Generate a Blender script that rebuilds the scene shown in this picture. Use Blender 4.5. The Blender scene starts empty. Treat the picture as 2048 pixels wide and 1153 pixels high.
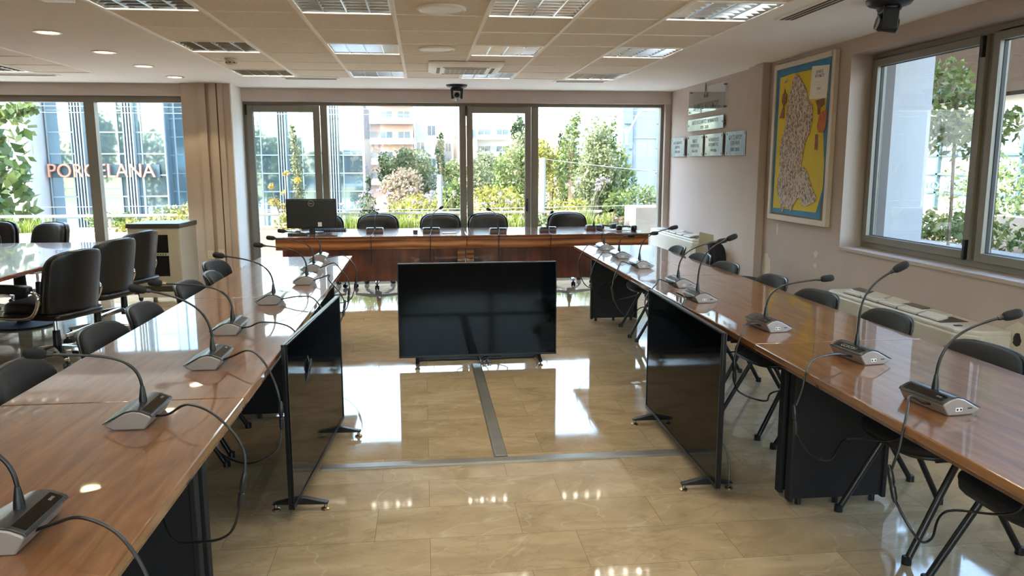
import bpy, bmesh, math, random
from mathutils import Vector, Matrix
random.seed(7)
PI = math.pi
scn = bpy.context.scene
col = scn.collection

# ---------------------------------------------------------------- camera, light, exposure
cam_d = bpy.data.cameras.new('camera'); cam = bpy.data.objects.new('camera', cam_d); col.objects.link(cam)
cam_d.sensor_fit = 'HORIZONTAL'; cam_d.sensor_width = 36.0; cam_d.lens = 36.0 * 1546.5 / 2048
cam_d.clip_start = 0.02; cam_d.clip_end = 400
yaw, pitch, roll = 0.11322, 0.15935, -0.00189
fw = Vector((math.sin(yaw) * math.cos(pitch), math.cos(yaw) * math.cos(pitch), -math.sin(pitch)))
rt = Vector((math.cos(yaw), -math.sin(yaw), 0)); up = rt.cross(fw)
r2 = rt * math.cos(roll) + up * math.sin(roll); u2 = up * math.cos(roll) - rt * math.sin(roll)
mw = Matrix((r2, u2, -fw)).transposed().to_4x4(); mw.translation = (0, 0, 1.55)
cam.matrix_world = mw
scn.camera = cam

scn.view_settings.view_transform = 'Standard'
scn.view_settings.look = 'None'
scn.view_settings.exposure = 1.15
scn.view_settings.gamma = 1.0
scn.view_settings.use_curve_mapping = False
cy = scn.cycles
cy.max_bounces = 8; cy.diffuse_bounces = 6; cy.glossy_bounces = 5; cy.transmission_bounces = 6; cy.transparent_max_bounces = 24
cy.caustics_reflective = False; cy.caustics_refractive = False
cy.sample_clamp_indirect = 6.0
cy.use_denoising = True

world = bpy.data.worlds.new('sky'); scn.world = world; world.use_nodes = True
wn = world.node_tree.nodes; wl = world.node_tree.links
sky = wn.new('ShaderNodeTexSky'); sky.sky_type = 'NISHITA'; sky.sun_disc = False
sky.sun_elevation = math.radians(41); sky.sun_rotation = math.radians(250); sky.air_density = 1.3; sky.dust_density = 2.5
wn['Background'].inputs['Strength'].default_value = 1.2
wl.new(sky.outputs[0], wn['Background'].inputs['Color'])

sun_d = bpy.data.lights.new('sun', 'SUN'); sun_d.energy = 9.0; sun_d.angle = math.radians(0.6); sun_d.color = (1.0, 0.95, 0.86)
sun = bpy.data.objects.new('sun', sun_d); col.objects.link(sun)
sun.rotation_euler = Vector((0.8, 0.3, -0.75)).to_track_quat('-Z', 'Y').to_euler()

def portal(name, loc, rot, sx, sy):
    d = bpy.data.lights.new(name, 'AREA'); d.shape = 'RECTANGLE'; d.size = sx; d.size_y = sy
    d.cycles.is_portal = True
    o = bpy.data.objects.new(name, d); col.objects.link(o); o.location = loc; o.rotation_euler = rot
portal('daylight_far_window', (0.5, 10.6, 1.15), (-PI / 2, 0, 0), 5.6, 2.4)
portal('daylight_left_window', (-5.0, 10.4, 1.15), (-PI / 2, 0, 0), 4.6, 2.4)
portal('daylight_back_window', (0.4, -2.85, 1.6), (PI / 2, 0, 0), 5.2, 1.5)
portal('daylight_right_window', (3.7, 3.6, 1.65), (0, PI / 2, 0), 1.6, 5.0)

LAMP = 30.0      # emission of the ceiling tubes
SPOT = 8.0      # downlights, W

# ---------------------------------------------------------------- materials
M = {}
def hexc(h):
    c = [int(h[i:i + 2], 16) / 255 for i in (0, 2, 4)]
    return tuple(((x + 0.055) / 1.055) ** 2.4 if x > 0.04045 else x / 12.92 for x in c) + (1,)
def new(name):
    m = bpy.data.materials.new(name); m.use_nodes = True; M[name] = m
    nt = m.node_tree
    return m, nt, nt.nodes['Principled BSDF']
def N(nt, t, **k):
    n = nt.nodes.new('ShaderNode' + t)
    for a, b in k.items():
        if a in n.inputs: n.inputs[a].default_value = b
        else: setattr(n, a, b)
    return n
def ramp(nt, fac, stops):
    r = N(nt, 'ValToRGB'); e = r.color_ramp.elements
    while len(e) < len(stops): e.new(0.5)
    for x, (p, c) in zip(e, stops): x.position = p; x.color = c if len(c) == 4 else tuple(c) + (1,)
    nt.links.new(fac, r.inputs[0]); return r.outputs[0]
def simple(name, h, rough=0.5, metal=0.0, var=0.06, scale=12.0, bump=0.0, coat=0.0, spec=0.5, bscale=None):
    """A plain surface with a slight procedural unevenness of tone."""
    m, nt, b = new(name)
    c = hexc(h) if isinstance(h, str) else h
    tc = N(nt, 'TexCoord'); nz = N(nt, 'TexNoise', Scale=scale, Detail=4.0)
    nt.links.new(tc.outputs['Object'], nz.inputs['Vector'])
    lo = tuple(x * (1 - var) for x in c[:3]); hi = tuple(min(1, x * (1 + var)) for x in c[:3])
    nt.links.new(ramp(nt, nz.outputs[0], [(0.3, lo), (0.7, hi)]), b.inputs['Base Color'])
    b.inputs['Roughness'].default_value = rough; b.inputs['Metallic'].default_value = metal
    b.inputs['Coat Weight'].default_value = coat; b.inputs['Coat Roughness'].default_value = 0.04
    b.inputs['Specular IOR Level'].default_value = spec
    if bump:
        n2 = N(nt, 'TexNoise', Scale=bscale or scale * 6, Detail=3.0); nt.links.new(tc.outputs['Object'], n2.inputs['Vector'])
        bp = N(nt, 'Bump', Strength=bump, Distance=0.01); nt.links.new(n2.outputs[0], bp.inputs['Height']); nt.links.new(bp.outputs[0], b.inputs['Normal'])
    return m
def wood(name, dark, mid, light, rough, coat, stretch=(1, 12, 12), scale=1.6, spec=0.5, wave=0.0, bump=0.0):
    m, nt, b = new(name)
    tc = N(nt, 'TexCoord'); mp = N(nt, 'Mapping'); mp.inputs['Scale'].default_value = stretch
    nt.links.new(tc.outputs['Object'], mp.inputs[0])
    n1 = N(nt, 'TexNoise', Scale=scale, Detail=7.0, Roughness=0.62, Distortion=0.8); nt.links.new(mp.outputs[0], n1.inputs['Vector'])
    fac = n1.outputs[0]
    if wave:
        w = N(nt, 'TexWave', Scale=scale * 0.5, Distortion=7.0, Detail=3.0); w.inputs['Detail Scale'].default_value = 0.7; w.bands_direction = 'Z'
        nt.links.new(mp.outputs[0], w.inputs['Vector'])
        mx = N(nt, 'Mix'); mx.data_type = 'FLOAT'; mx.inputs[0].default_value = wave
        nt.links.new(n1.outputs[0], mx.inputs[2]); nt.links.new(w.outputs[1], mx.inputs[3]); fac = mx.outputs[0]
    nt.links.new(ramp(nt, fac, [(0.28, hexc(dark)), (0.5, hexc(mid)), (0.74, hexc(light))]), b.inputs['Base Color'])
    b.inputs['Roughness'].default_value = rough; b.inputs['Coat Weight'].default_value = coat; b.inputs['Coat Roughness'].default_value = 0.03; b.inputs['Coat IOR'].default_value = 1.5 if coat == 1.0 else 1.5
    b.inputs['Specular IOR Level'].default_value = spec
    if bump:
        n2 = N(nt, 'TexNoise', Scale=9.0, Detail=2.0); nt.links.new(tc.outputs['Object'], n2.inputs['Vector'])
        bp = N(nt, 'Bump', Strength=bump, Distance=0.004); nt.links.new(n2.outputs[0], bp.inputs['Height'])
        nt.links.new(bp.outputs[0], b.inputs['Normal']); nt.links.new(bp.outputs[0], b.inputs['Coat Normal'])
    return m
def emit(name, c, s):
    m, nt, b = new(name)
    b.inputs['Base Color'].default_value = c; b.inputs['Emission Color'].default_value = c; b.inputs['Emission Strength'].default_value = s
    return m
def glass(name, tint, f0=0.04, edge=5.0, rough=0.0):
    """Window glass: clear straight through, reflecting more at a slant."""
    m = bpy.data.materials.new(name); m.use_nodes = True; M[name] = m; nt = m.node_tree; nt.nodes.clear()
    out = N(nt, 'OutputMaterial'); mix = N(nt, 'MixShader'); tr = N(nt, 'BsdfTransparent'); gl = N(nt, 'BsdfGlossy')
    tr.inputs[0].default_value = tint; gl.inputs['Roughness'].default_value = rough
    ge = N(nt, 'NewGeometry'); dt = N(nt, 'VectorMath'); dt.operation = 'DOT_PRODUCT'
    nt.links.new(ge.outputs['Incoming'], dt.inputs[0]); nt.links.new(ge.outputs['Normal'], dt.inputs[1])
    def mth(op, a, bv=None):
        q = N(nt, 'Math'); q.operation = op
        if isinstance(a, float): q.inputs[0].default_value = a
        else: nt.links.new(a, q.inputs[0])
        if isinstance(bv, float): q.inputs[1].default_value = bv
        elif bv is not None: nt.links.new(bv, q.inputs[1])
        return q.outputs[0]
    f = mth('SUBTRACT', 1.0, mth('ABSOLUTE', dt.outputs['Value'])); f = mth('POWER', f, edge); f = mth('ADD', mth('MULTIPLY', f, 1.0 - f0), f0)
    nt.links.new(f, mix.inputs[0]); nt.links.new(tr.outputs[0], mix.inputs[1]); nt.links.new(gl.outputs[0], mix.inputs[2])
    nt.links.new(mix.outputs[0], out.inputs[0]); return m

# floor: polished beige marble slabs, running bond, veined
def marble():
    m, nt, b = new('marble')
    tc = N(nt, 'TexCoord')
    br = N(nt, 'TexBrick', Scale=1.0); br.offset = 0.37; br.offset_frequency = 2; br.squash = 1
    br.inputs['Brick Width'].default_value = 0.62; br.inputs['Row Height'].default_value = 0.305
    br.inputs['Mortar Size'].default_value = 0.0014; br.inputs['Mortar Smooth'].default_value = 0.2; br.inputs['Bias'].default_value = 0
    br.inputs['Color1'].default_value = (0, 0, 0, 1); br.inputs['Color2'].default_value = (1, 1, 1, 1); br.inputs['Mortar'].default_value = (0.5, 0.5, 0.5, 1)
    nt.links.new(tc.outputs['Object'], br.inputs['Vector'])
    # each slab gets its own piece of stone
    ad = N(nt, 'VectorMath'); ad.operation = 'MULTIPLY_ADD'; ad.inputs[1].default_value = (1, 1.6, 1)
    sc = N(nt, 'VectorMath'); sc.operation = 'SCALE'; sc.inputs['Scale'].default_value = 7.0
    nt.links.new(br.outputs[0], sc.inputs[0]); nt.links.new(tc.outputs['Object'], ad.inputs[0]); nt.links.new(sc.outputs[0], ad.inputs[2])
    n1 = N(nt, 'TexNoise', Scale=2.2, Detail=8.0, Roughness=0.6, Distortion=1.2); nt.links.new(ad.outputs[0], n1.inputs['Vector'])
    base = ramp(nt, n1.outputs[0], [(0.25, hexc('a08b6c')), (0.5, hexc('b8a27e')), (0.75, hexc('c9b592'))])
    n2 = N(nt, 'TexNoise', Scale=1.5, Detail=6.0, Roughness=0.55, Distortion=2.0); nt.links.new(ad.outputs[0], n2.inputs['Vector'])
    v1 = ramp(nt, n2.outputs[0], [(0.485, (0, 0, 0)), (0.5, (1, 1, 1)), (0.515, (0, 0, 0))])
    n3 = N(nt, 'TexNoise', Scale=1.05, Detail=3.0, Distortion=1.4)
    of = N(nt, 'VectorMath'); of.inputs[1].default_value = (11, 4, 2); nt.links.new(ad.outputs[0], of.inputs[0]); nt.links.new(of.outputs[0], n3.inputs['Vector'])
    v2 = ramp(nt, n3.outputs[0], [(0.494, (0, 0, 0)), (0.5, (1, 1, 1)), (0.506, (0, 0, 0))])
    def mixc(fac, a, bcol, amt):
        mu = N(nt, 'Math'); mu.operation = 'MULTIPLY'; mu.inputs[1].default_value = amt; nt.links.new(fac, mu.inputs[0])
        mx = N(nt, 'Mix'); mx.data_type = 'RGBA'; nt.links.new(mu.outputs[0], mx.inputs[0])
        nt.links.new(a, mx.inputs[6]); mx.inputs[7].default_value = bcol; return mx.outputs[2]
    c = mixc(v1, base, hexc('6f5b44'), 0.22)
    c = mixc(v2, c, hexc('e4d8c2'), 0.25)
    c = mixc(br.outputs[1], c, hexc('75654f'), 0.7)
    nt.links.new(c, b.inputs['Base Color'])
    n4 = N(nt, 'TexNoise', Scale=6.0, Detail=3.0); nt.links.new(tc.outputs['Object'], n4.inputs['Vector'])
    nt.links.new(ramp(nt, n4.outputs[0], [(0.3, (0.03,) * 3), (0.7, (0.075,) * 3)]), b.inputs['Roughness'])
    b.inputs['IOR'].default_value = 1.62
marble()
simple('wall_paint', 'bcaea5', 0.85, var=0.03, scale=3, bump=0.05)
simple('wall_paint_bulkhead', 'd0c4bc', 0.85, var=0.03, scale=3)
simple('column_paint', 'c2b2a6', 0.8, var=0.03, scale=3)
simple('white_plaster', 'f5f5f2', 0.9, var=0.02, scale=2)
simple('ceiling_tile', 'ece5d9', 0.95, var=0.05, scale=40, bump=0.15, bscale=300)
simple('tile_grid_metal', 'fefcf6', 0.5, var=0.02)
simple('window_metal', '87837a', 0.42, metal=0.0, var=0.05, scale=5)
simple('window_gasket', '1c1c1c', 0.6)
simple('louvre_metal', 'c4c4c2', 0.12, metal=1.0, var=0.02)
simple('fixture_white', 'fcfaf4', 0.4)
simple('downlight_rim', 'd8cfb8', 0.3, metal=0.3)
simple('offwhite_plastic', 'd4cebf', 0.45, var=0.03)
simple('grille_dark', '4c453c', 0.6)
simple('black_plastic', '16171a', 0.38, var=0.1)
simple('black_gloss', '0a0b0d', 0.06, var=0.02, scale=2)
simple('black_matte', '121214', 0.7, var=0.12)
simple('black_tube', '131315', 0.35, var=0.1)
simple('black_fabric', '101113', 0.8, var=0.25, scale=180, bump=0.25, bscale=400)
simple('chair_shell', '191b1c', 0.4, var=0.06)
simple('leather', '131213', 0.36, var=0.15, scale=30, bump=0.12, bscale=160)
simple('leather_edge', '0d0d0e', 0.28, var=0.1)
simple('chrome', 'cfcfce', 0.14, metal=1.0, var=0.02)
simple('steel', '9b9a96', 0.35, metal=1.0, var=0.04)
simple('brass', '9c876c', 0.3, metal=1.0)
simple('silver_paint', 'a3a2a2', 0.4, metal=0.35, var=0.04, spec=0.4)
simple('rosy_silver', '9a8f8a', 0.42, metal=0.3, var=0.04)
simple('graphite_top', '3e3f41', 0.25, metal=0.3, var=0.04)
simple('tv_frame', '1b1c1e', 0.3, metal=0.3)
simple('tv_screen', '06080b', 0.07, var=0.0, spec=0.1)
simple('trunk_metal', '87867f', 0.35, metal=0.5, var=0.08, scale=8)
simple('table_panel', '101116', 0.5, var=0.12)
wood('table_veneer', '5e3a1e', '7b522f', '91673f', 0.3, 1.0, stretch=(10, 1, 10), scale=2.2, bump=0.03, spec=0.2)
wood('table_edge', '3c2216', '54321f', '684028', 0.2, 0.8, stretch=(10, 1, 10), scale=2)
wood('rosewood', '64301a', 'a0602f', 'cc8e54', 0.25, 0.7, stretch=(0.7, 6, 6), scale=1.5, wave=0.35)
wood('rosewood_top', '5c2f1c', '7b4328', '935a38', 0.22, 1.0, stretch=(1, 10, 10), scale=2.2, bump=0.03)
wood('rosewood_panel', '55281a', '7a3e28', '965638', 0.35, 0.35, stretch=(5, 5, 0.7), scale=2.0, wave=0.25)
wood('left_table_wood', '6f3523', '8a4a30', '9c5b3c', 0.25, 1.0, stretch=(1, 8, 8), scale=2)
simple('dell_grey', '191a1c', 0.4, var=0.05)
simple('letter_grey', '6e7072', 0.4)
simple('logo_grey', 'b4b6b6', 0.3, metal=0.5)
simple('paper_white', 'e8e5dc', 0.8, var=0.03)
simple('cream_card', 'c6c0a8', 0.8, var=0.04)
simple('rack_cream', 'b3ab97', 0.5, var=0.03)
simple('rack_top', '4a4742', 0.4)
simple('rack_glass', '15161a', 0.08, var=0.02)
simple('socket_white', 'd8cfba', 0.4)
simple('board_frame', 'cfc3b2', 0.5, var=0.03)
simple('yellow_paper', 'd8bf2a', 0.75, var=0.08, scale=3, bump=0.3, bscale=5)
simple('blue_paper', '3f7fa8', 0.75, var=0.1, scale=5)
simple('cork', '75684f', 0.9, var=0.15, scale=60)
simple('figure_brown', '8a5a3a', 0.8, var=0.4, scale=40)
simple('figure_orange', 'c07038', 0.8, var=0.3, scale=30)
simple('ink', '2a2a2c', 0.6)
simple('worn_plaster', 'd2c9b6', 0.9, var=0.06)
simple('green_plaster', 'a5b19d', 0.9, var=0.08)
simple('dark_hole', '2e2926', 0.9)
glass('window_glass', (0.95, 0.97, 0.965, 1), 0.04)
glass('acrylic', (0.9, 0.92, 0.92, 1), 0.05)
simple('acrylic_plate', 'a7aca8', 0.12, var=0.16, scale=6, coat=1.0)
# collage of cut paper strips
def collage():
    m, nt, b = new('paper_collage'); tc = N(nt, 'TexCoord'); mp = N(nt, 'Mapping'); mp.inputs['Scale'].default_value = (1, 62, 30); mp.inputs['Rotation'].default_value = (0.5, 0, 0)
    nt.links.new(tc.outputs['Object'], mp.inputs[0])
    vo = N(nt, 'TexVoronoi', Scale=1.0); nt.links.new(mp.outputs[0], vo.inputs['Vector'])
    sp = N(nt, 'SeparateColor'); nt.links.new(vo.outputs['Color'], sp.inputs[0])
    c1 = ramp(nt, sp.outputs[0], [(0.0, hexc('453a36')), (0.2, hexc('806658')), (0.36, hexc('a89a8c')), (0.58, hexc('cdbfae')), (0.78, hexc('90755f')), (0.92, hexc('a0603f'))])
    vd = N(nt, 'TexVoronoi', Scale=1.0); vd.feature = 'DISTANCE_TO_EDGE'; nt.links.new(mp.outputs[0], vd.inputs['Vector'])
    e = ramp(nt, vd.outputs['Distance'], [(0.05, (1, 1, 1)), (0.12, (0, 0, 0))])
    mx = N(nt, 'Mix'); mx.data_type = 'RGBA'; nt.links.new(e, mx.inputs[0]); nt.links.new(c1, mx.inputs[6]); mx.inputs[7].default_value = hexc('d6cec2')
    nt.links.new(mx.outputs[2], b.inputs['Base Color']); b.inputs['Roughness'].default_value = 0.8
collage()
emit('tube_light', (1.0, 0.93, 0.8, 1), LAMP)
emit('warm_lamp', (1.0, 0.82, 0.5, 1), 7.0)
# outside
simple('terrace_tile', 'd6d0c4', 0.6, var=0.04, scale=3)
simple('planter_concrete', '86827a', 0.8, var=0.05)
simple('white_render', 'acacaa', 0.85, var=0.03, scale=1)
simple('pale_render', 'aaa69e', 0.85, var=0.04, scale=1)
simple('shaded_brown_render', '201c19', 0.9, spec=0.0)  # near-black colour carries the shade of an overhang that is not modelled
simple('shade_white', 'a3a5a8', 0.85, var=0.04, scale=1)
simple('pier_concrete', '5d5a55', 0.85)
simple('rail_white', '8a8883', 0.4, metal=0.2)
simple('soil', '5c4a3a', 0.9, var=0.2)
simple('bark', '6a5a48', 0.9, var=0.2)
simple('tower_fin', '828d94', 0.35, metal=0.3, var=0.05, scale=2)
simple('tower_glass', '8ea6b0', 0.035, metal=0.85, var=0.06, scale=0.4)
simple('tower_side', '857b78', 0.6, var=0.04, scale=1)
simple('dark_slats', '3c4150', 0.6)
simple('sign_pink', 'b87a62', 0.5, var=0.03)
simple('sign_dark', '34484f', 0.5)
simple('beige_render', 'a3897a', 0.85, var=0.05, scale=1)
simple('dark_glass', '4d5d66', 0.1, var=0.1, scale=1)
simple('strip_glass', '4a5c69', 0.1, var=0.1, scale=1)
simple('blue_white_panel', '55616a', 0.5, var=0.03, scale=1)
simple('pole_grey', '6c7073', 0.5)
simple('wire', '6c7377', 0.6)
simple('street', '9a9894', 0.9, var=0.1, scale=0.5)
simple('cable_black', '141416', 0.4)
simple('reflected_pane', '76848c', 0.3, var=0.1, scale=.6)
simple('awning_red', 'b4483c', 0.7)
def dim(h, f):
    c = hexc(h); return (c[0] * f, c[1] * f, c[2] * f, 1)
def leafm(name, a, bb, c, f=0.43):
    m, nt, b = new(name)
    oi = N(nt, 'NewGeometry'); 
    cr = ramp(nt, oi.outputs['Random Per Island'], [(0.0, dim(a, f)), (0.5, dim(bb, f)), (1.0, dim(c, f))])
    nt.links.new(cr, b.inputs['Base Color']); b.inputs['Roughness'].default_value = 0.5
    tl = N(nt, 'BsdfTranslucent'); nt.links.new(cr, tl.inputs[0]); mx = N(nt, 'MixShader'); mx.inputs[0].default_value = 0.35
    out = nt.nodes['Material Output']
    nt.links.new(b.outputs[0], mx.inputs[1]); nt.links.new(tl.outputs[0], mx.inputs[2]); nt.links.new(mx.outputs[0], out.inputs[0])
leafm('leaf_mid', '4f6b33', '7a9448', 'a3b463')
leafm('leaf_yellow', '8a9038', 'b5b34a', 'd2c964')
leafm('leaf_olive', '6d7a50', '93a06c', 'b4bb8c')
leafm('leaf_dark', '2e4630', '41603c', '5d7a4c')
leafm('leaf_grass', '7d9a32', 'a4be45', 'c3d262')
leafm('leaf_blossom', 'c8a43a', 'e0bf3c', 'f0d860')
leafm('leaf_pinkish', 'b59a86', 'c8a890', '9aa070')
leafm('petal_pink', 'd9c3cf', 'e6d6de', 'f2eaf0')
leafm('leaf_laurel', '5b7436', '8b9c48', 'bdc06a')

# ---------------------------------------------------------------- mesh building
class MB:
    def __init__(s): s.v = []; s.f = []
    def add(s, v, f, T=None):
        n = len(s.v); s.v += [tuple(T @ Vector(p)) for p in v] if T else [tuple(p) for p in v]
        s.f += [tuple(i + n for i in q) for q in f]; return s
    def box(s, c, d, rz=0, rx=0, ry=0):
        T = Matrix.Translation(c) @ Matrix.Rotation(rz, 4, 'Z') @ Matrix.Rotation(ry, 4, 'Y') @ Matrix.Rotation(rx, 4, 'X')
        x, y, z = (q / 2 for q in d)
        return s.add([(-x, -y, -z), (x, -y, -z), (x, y, -z), (-x, y, -z), (-x, -y, z), (x, -y, z), (x, y, z), (-x, y, z)],
                     [(0, 3, 2, 1), (4, 5, 6, 7), (0, 1, 5, 4), (1, 2, 6, 5), (2, 3, 7, 6), (3, 0, 4, 7)], T)
    def b2(s, x0, x1, y0, y1, z0, z1): return s.box(((x0 + x1) / 2, (y0 + y1) / 2, (z0 + z1) / 2), (abs(x1 - x0), abs(y1 - y0), abs(z1 - z0)))
    def prism(s, pts, a, b, axis='y', T=None):
        """2-D outline (counter-clockwise seen from the +axis end) pushed from a to b along an axis."""
        def P(p, t): return {'y': (p[0], t, p[1]), 'x': (t, p[0], p[1]), 'z': (p[0], p[1], t)}[axis]
        n = len(pts); v = [P(p, a) for p in pts] + [P(p, b) for p in pts]
        f = [tuple(range(n))[::-1], tuple(range(n, 2 * n))] + [(i, (i + 1) % n, n + (i + 1) % n, n + i) for i in range(n)]
        return s.add(v, f, T)
    def tube(s, path, r, n=8, caps=True):
        path = [Vector(p) for p in path]; m = len(path); rr = r if isinstance(r, (list, tuple)) else [r] * m
        v = []; ref = None
        for i, p in enumerate(path):
            t = (path[min(i + 1, m - 1)] - path[max(i - 1, 0)]).normalized()
            if ref is None: ref = t.orthogonal().normalized()
            ref = (ref - t * ref.dot(t)); ref = ref.normalized() if ref.length > 1e-6 else t.orthogonal().normalized()
            w = t.cross(ref)
            for k in range(n):
                a = 2 * PI * k / n; v.append(p + (ref * math.cos(a) + w * math.sin(a)) * rr[i])
        f = [(i * n + k, i * n + (k + 1) % n, (i + 1) * n + (k + 1) % n, (i + 1) * n + k) for i in range(m - 1) for k in range(n)]
        if caps: f += [tuple(range(n))[::-1], tuple(range((m - 1) * n, m * n))]
        return s.add(v, f)
    def lathe(s, prof, n=24, T=None, caps=True):
        v = []; m = len(prof)
        for r, z in prof:
            for k in range(n): a = 2 * PI * k / n; v.append((r * math.cos(a), r * math.sin(a), z))
        f = [(i * n + k, i * n + (k + 1) % n, (i + 1) * n + (k + 1) % n, (i + 1) * n + k) for i in range(m - 1) for k in range(n)]
        if caps: f += [tuple(range(n))[::-1], tuple(range((m - 1) * n, m * n))]
        return s.add(v, f, T)
    def cushion(s, c, h, e1=0.35, e2=0.35, n=24, m=14, T=None, fn=None):
        """Rounded pad (superellipsoid) of half sizes h; fn bends its points."""
        def pw(x, e): return math.copysign(abs(x) ** e, x)
        v = []
        for j in range(m + 1):
            u = -PI / 2 + PI * j / m
            for k in range(n):
                w = 2 * PI * k / n
                p = Vector((h[0] * pw(math.cos(u), e1) * pw(math.cos(w), e2), h[1] * pw(math.cos(u), e1) * pw(math.sin(w), e2), h[2] * pw(math.sin(u), e1)))
                if fn: p = Vector(fn(p))
                v.append(p + Vector(c))
        f = [(j * n + k, j * n + (k + 1) % n, (j + 1) * n + (k + 1) % n, (j + 1) * n + k) for j in range(m) for k in range(n)]
        return s.add(v, f, T)
    def leaves(s, c, r, n, size, seed=0, shell=0.5, asp=0.55, updir=0.0):
        R = random.Random(seed); c = Vector(c)
        for _ in range(n):
            d = Vector((R.gauss(0, 1), R.gauss(0, 1), R.gauss(0, 1))).normalized()
            q = shell + (1 - shell) * R.random() if R.random() < 0.8 else R.random()
            p = c + Vector((d.x * r[0], d.y * r[1], d.z * r[2])) * q
            a = Vector((R.gauss(0, 1), R.gauss(0, 1), R.gauss(0, 1) + updir * 2)).normalized(); b = a.orthogonal().normalized()
            b = (Matrix.Rotation(R.random() * 6.28, 3, a) @ b)
            L = size * (0.6 + 0.8 * R.random()); W = L * asp
            s.add([p - a * L * .5, p + b * W * .5 - a * L * .05, p + a * L * .5, p - b * W * .5 - a * L * .05], [(0, 1, 2, 3)])
        return s
    def build(s, name, mat, parent=None, smooth=None, bevel=0, seg=2, loc=None, rz=None):
        me = bpy.data.meshes.new(name); me.from_pydata(s.v, [], s.f); me.validate()
        bm = bmesh.new(); bm.from_mesh(me)
        if s.__dict__.get('weld', True) and len(s.v) < 20000: bmesh.ops.remove_doubles(bm, verts=bm.verts, dist=1e-6)
        bmesh.ops.recalc_face_normals(bm, faces=bm.faces); bm.to_mesh(me); bm.free()
        o = bpy.data.objects.new(name, me); col.objects.link(o); me.materials.append(M[mat])
        if smooth:
            me.shade_smooth(); me.set_sharp_from_angle(angle=math.radians(smooth))
        if bevel:
            b = o.modifiers.new('bevel', 'BEVEL'); b.width = bevel; b.segments = seg; b.limit_method = 'ANGLE'; b.angle_limit = math.radians(40)
            if not smooth: me.shade_smooth(); me.set_sharp_from_angle(angle=math.radians(35))
        if parent: o.parent = parent
        if loc: o.location = loc
        if rz is not None: o.rotation_euler = (0, 0, rz)
        return o
def tag(o, label=None, cat=None, group=None, kind=None):
    for k, v in (('label', label), ('category', cat), ('group', group), ('kind', kind)):
        if v: o[k] = v
    return o
def thing(name, label, cat, loc=(0, 0, 0), rz=0, group=None):
    o = bpy.data.objects.new(name, None); col.objects.link(o); o.empty_display_size = 0.1
    o.location = loc; o.rotation_euler = (0, 0, rz); return tag(o, label, cat, group)
def struct(o): o['kind'] = 'structure'; return o
def dup(o, loc=None, rz=None, label=None, parent=None):
    c = o.copy(); col.objects.link(c)
    if parent: c.parent = parent
    if loc: c.location = loc
    if rz is not None: c.rotation_euler = (0, 0, rz)
    if label: c['label'] = label
    for ch in o.children: dup(ch, parent=c)
    return c
def bez(p, n=14):
    """Catmull-Rom through points."""
    p = [Vector(q) for q in p]; p = [p[0] * 2 - p[1]] + p + [p[-1] * 2 - p[-2]]; out = []
    for i in range(1, len(p) - 2):
        for k in range(n):
            t = k / n; a, b, c, d = p[i - 1:i + 3]
            out.append(0.5 * ((2 * b) + (c - a) * t + (2 * a - 5 * b + 4 * c - d) * t * t + (3 * b - a - 3 * c + d) * t ** 3))
    out.append(p[-2]); return out
def text(name, body, size, mat, parent, T, ext=0.0008, align='CENTER', space=1.0):
    """Lettering turned into a mesh, standing in its own plane placed by T."""
    cu = bpy.data.curves.new(name, 'FONT'); cu.body = body; cu.size = size; cu.extrude = ext; cu.align_x = align; cu.align_y = 'CENTER'; cu.resolution_u = 3
    cu.space_character = space
    to = bpy.data.objects.new('tmp_text', cu); col.objects.link(to)
    bpy.context.view_layer.update()
    me = bpy.data.meshes.new_from_object(to.evaluated_get(bpy.context.evaluated_depsgraph_get()))
    bpy.data.objects.remove(to); me.transform(T)
    o = bpy.data.objects.new(name, me); col.objects.link(o); me.materials.clear(); me.materials.append(M[mat])
    if parent: o.parent = parent
    return o
def face(loc, right, upv):
    r = Vector(right).normalized(); u = Vector(upv).normalized(); n = r.cross(u)
    T = Matrix((r, u, n)).transposed().to_4x4(); T.translation = loc; return T

# ---------------------------------------------------------------- room shell
CZ = 2.5; WX = 3.33; FY = 10.35; LX = -7.2; BY = -2.6
struct(MB().b2(LX - .2, WX + .25, BY - .2, FY + .25, -0.12, 0).build('floor', 'marble'))
# right wall with the window opening y 1.2..5.88, z 0.885..2.375
w = MB(); OY0, OY1, OZ0, OZ1 = 1.0, 5.88, 0.885, 2.385
w.b2(WX, WX + .28, BY, OY0, 0, CZ + .1); w.b2(WX, WX + .28, OY1, FY + .25, 0, CZ + .1)
w.b2(WX, WX + .28, OY0, OY1, 0, OZ0); w.b2(WX, WX + .28, OY0, OY1, OZ1, CZ + .1)
struct(w.build('wall_right', 'wall_paint'))
struct(MB().b2(LX, -2.2, BY - .2, BY, 0, CZ + .1).b2(3.0, WX, BY - .2, BY, 0, CZ + .1).b2(-2.2, 3.0, BY - .2, BY, 0, .85).b2(-2.2, 3.0, BY - .2, BY, 2.35, CZ + .1).build('wall_back', 'wall_paint'))
struct(MB().b2(LX - .2, LX, BY, FY, 0, CZ + .1).build('wall_left', 'wall_paint'))
# far wall: bulkheads over the windows
struct(MB().b2(-2.32, WX, FY - .03, FY + .25, 2.335, CZ + .1).build('wall_far', 'wall_paint_bulkhead', bevel=.004))
struct(MB().b2(LX, -2.80, 9.86, 10.2, 2.36, CZ + .1).build('wall_far_left', 'wall_paint_bulkhead', bevel=.004))
struct(MB().b2(3.25, WX, FY - .04, FY + .25, 0, 2.335).build('trim_corner', 'wall_paint', bevel=.006))
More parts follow.
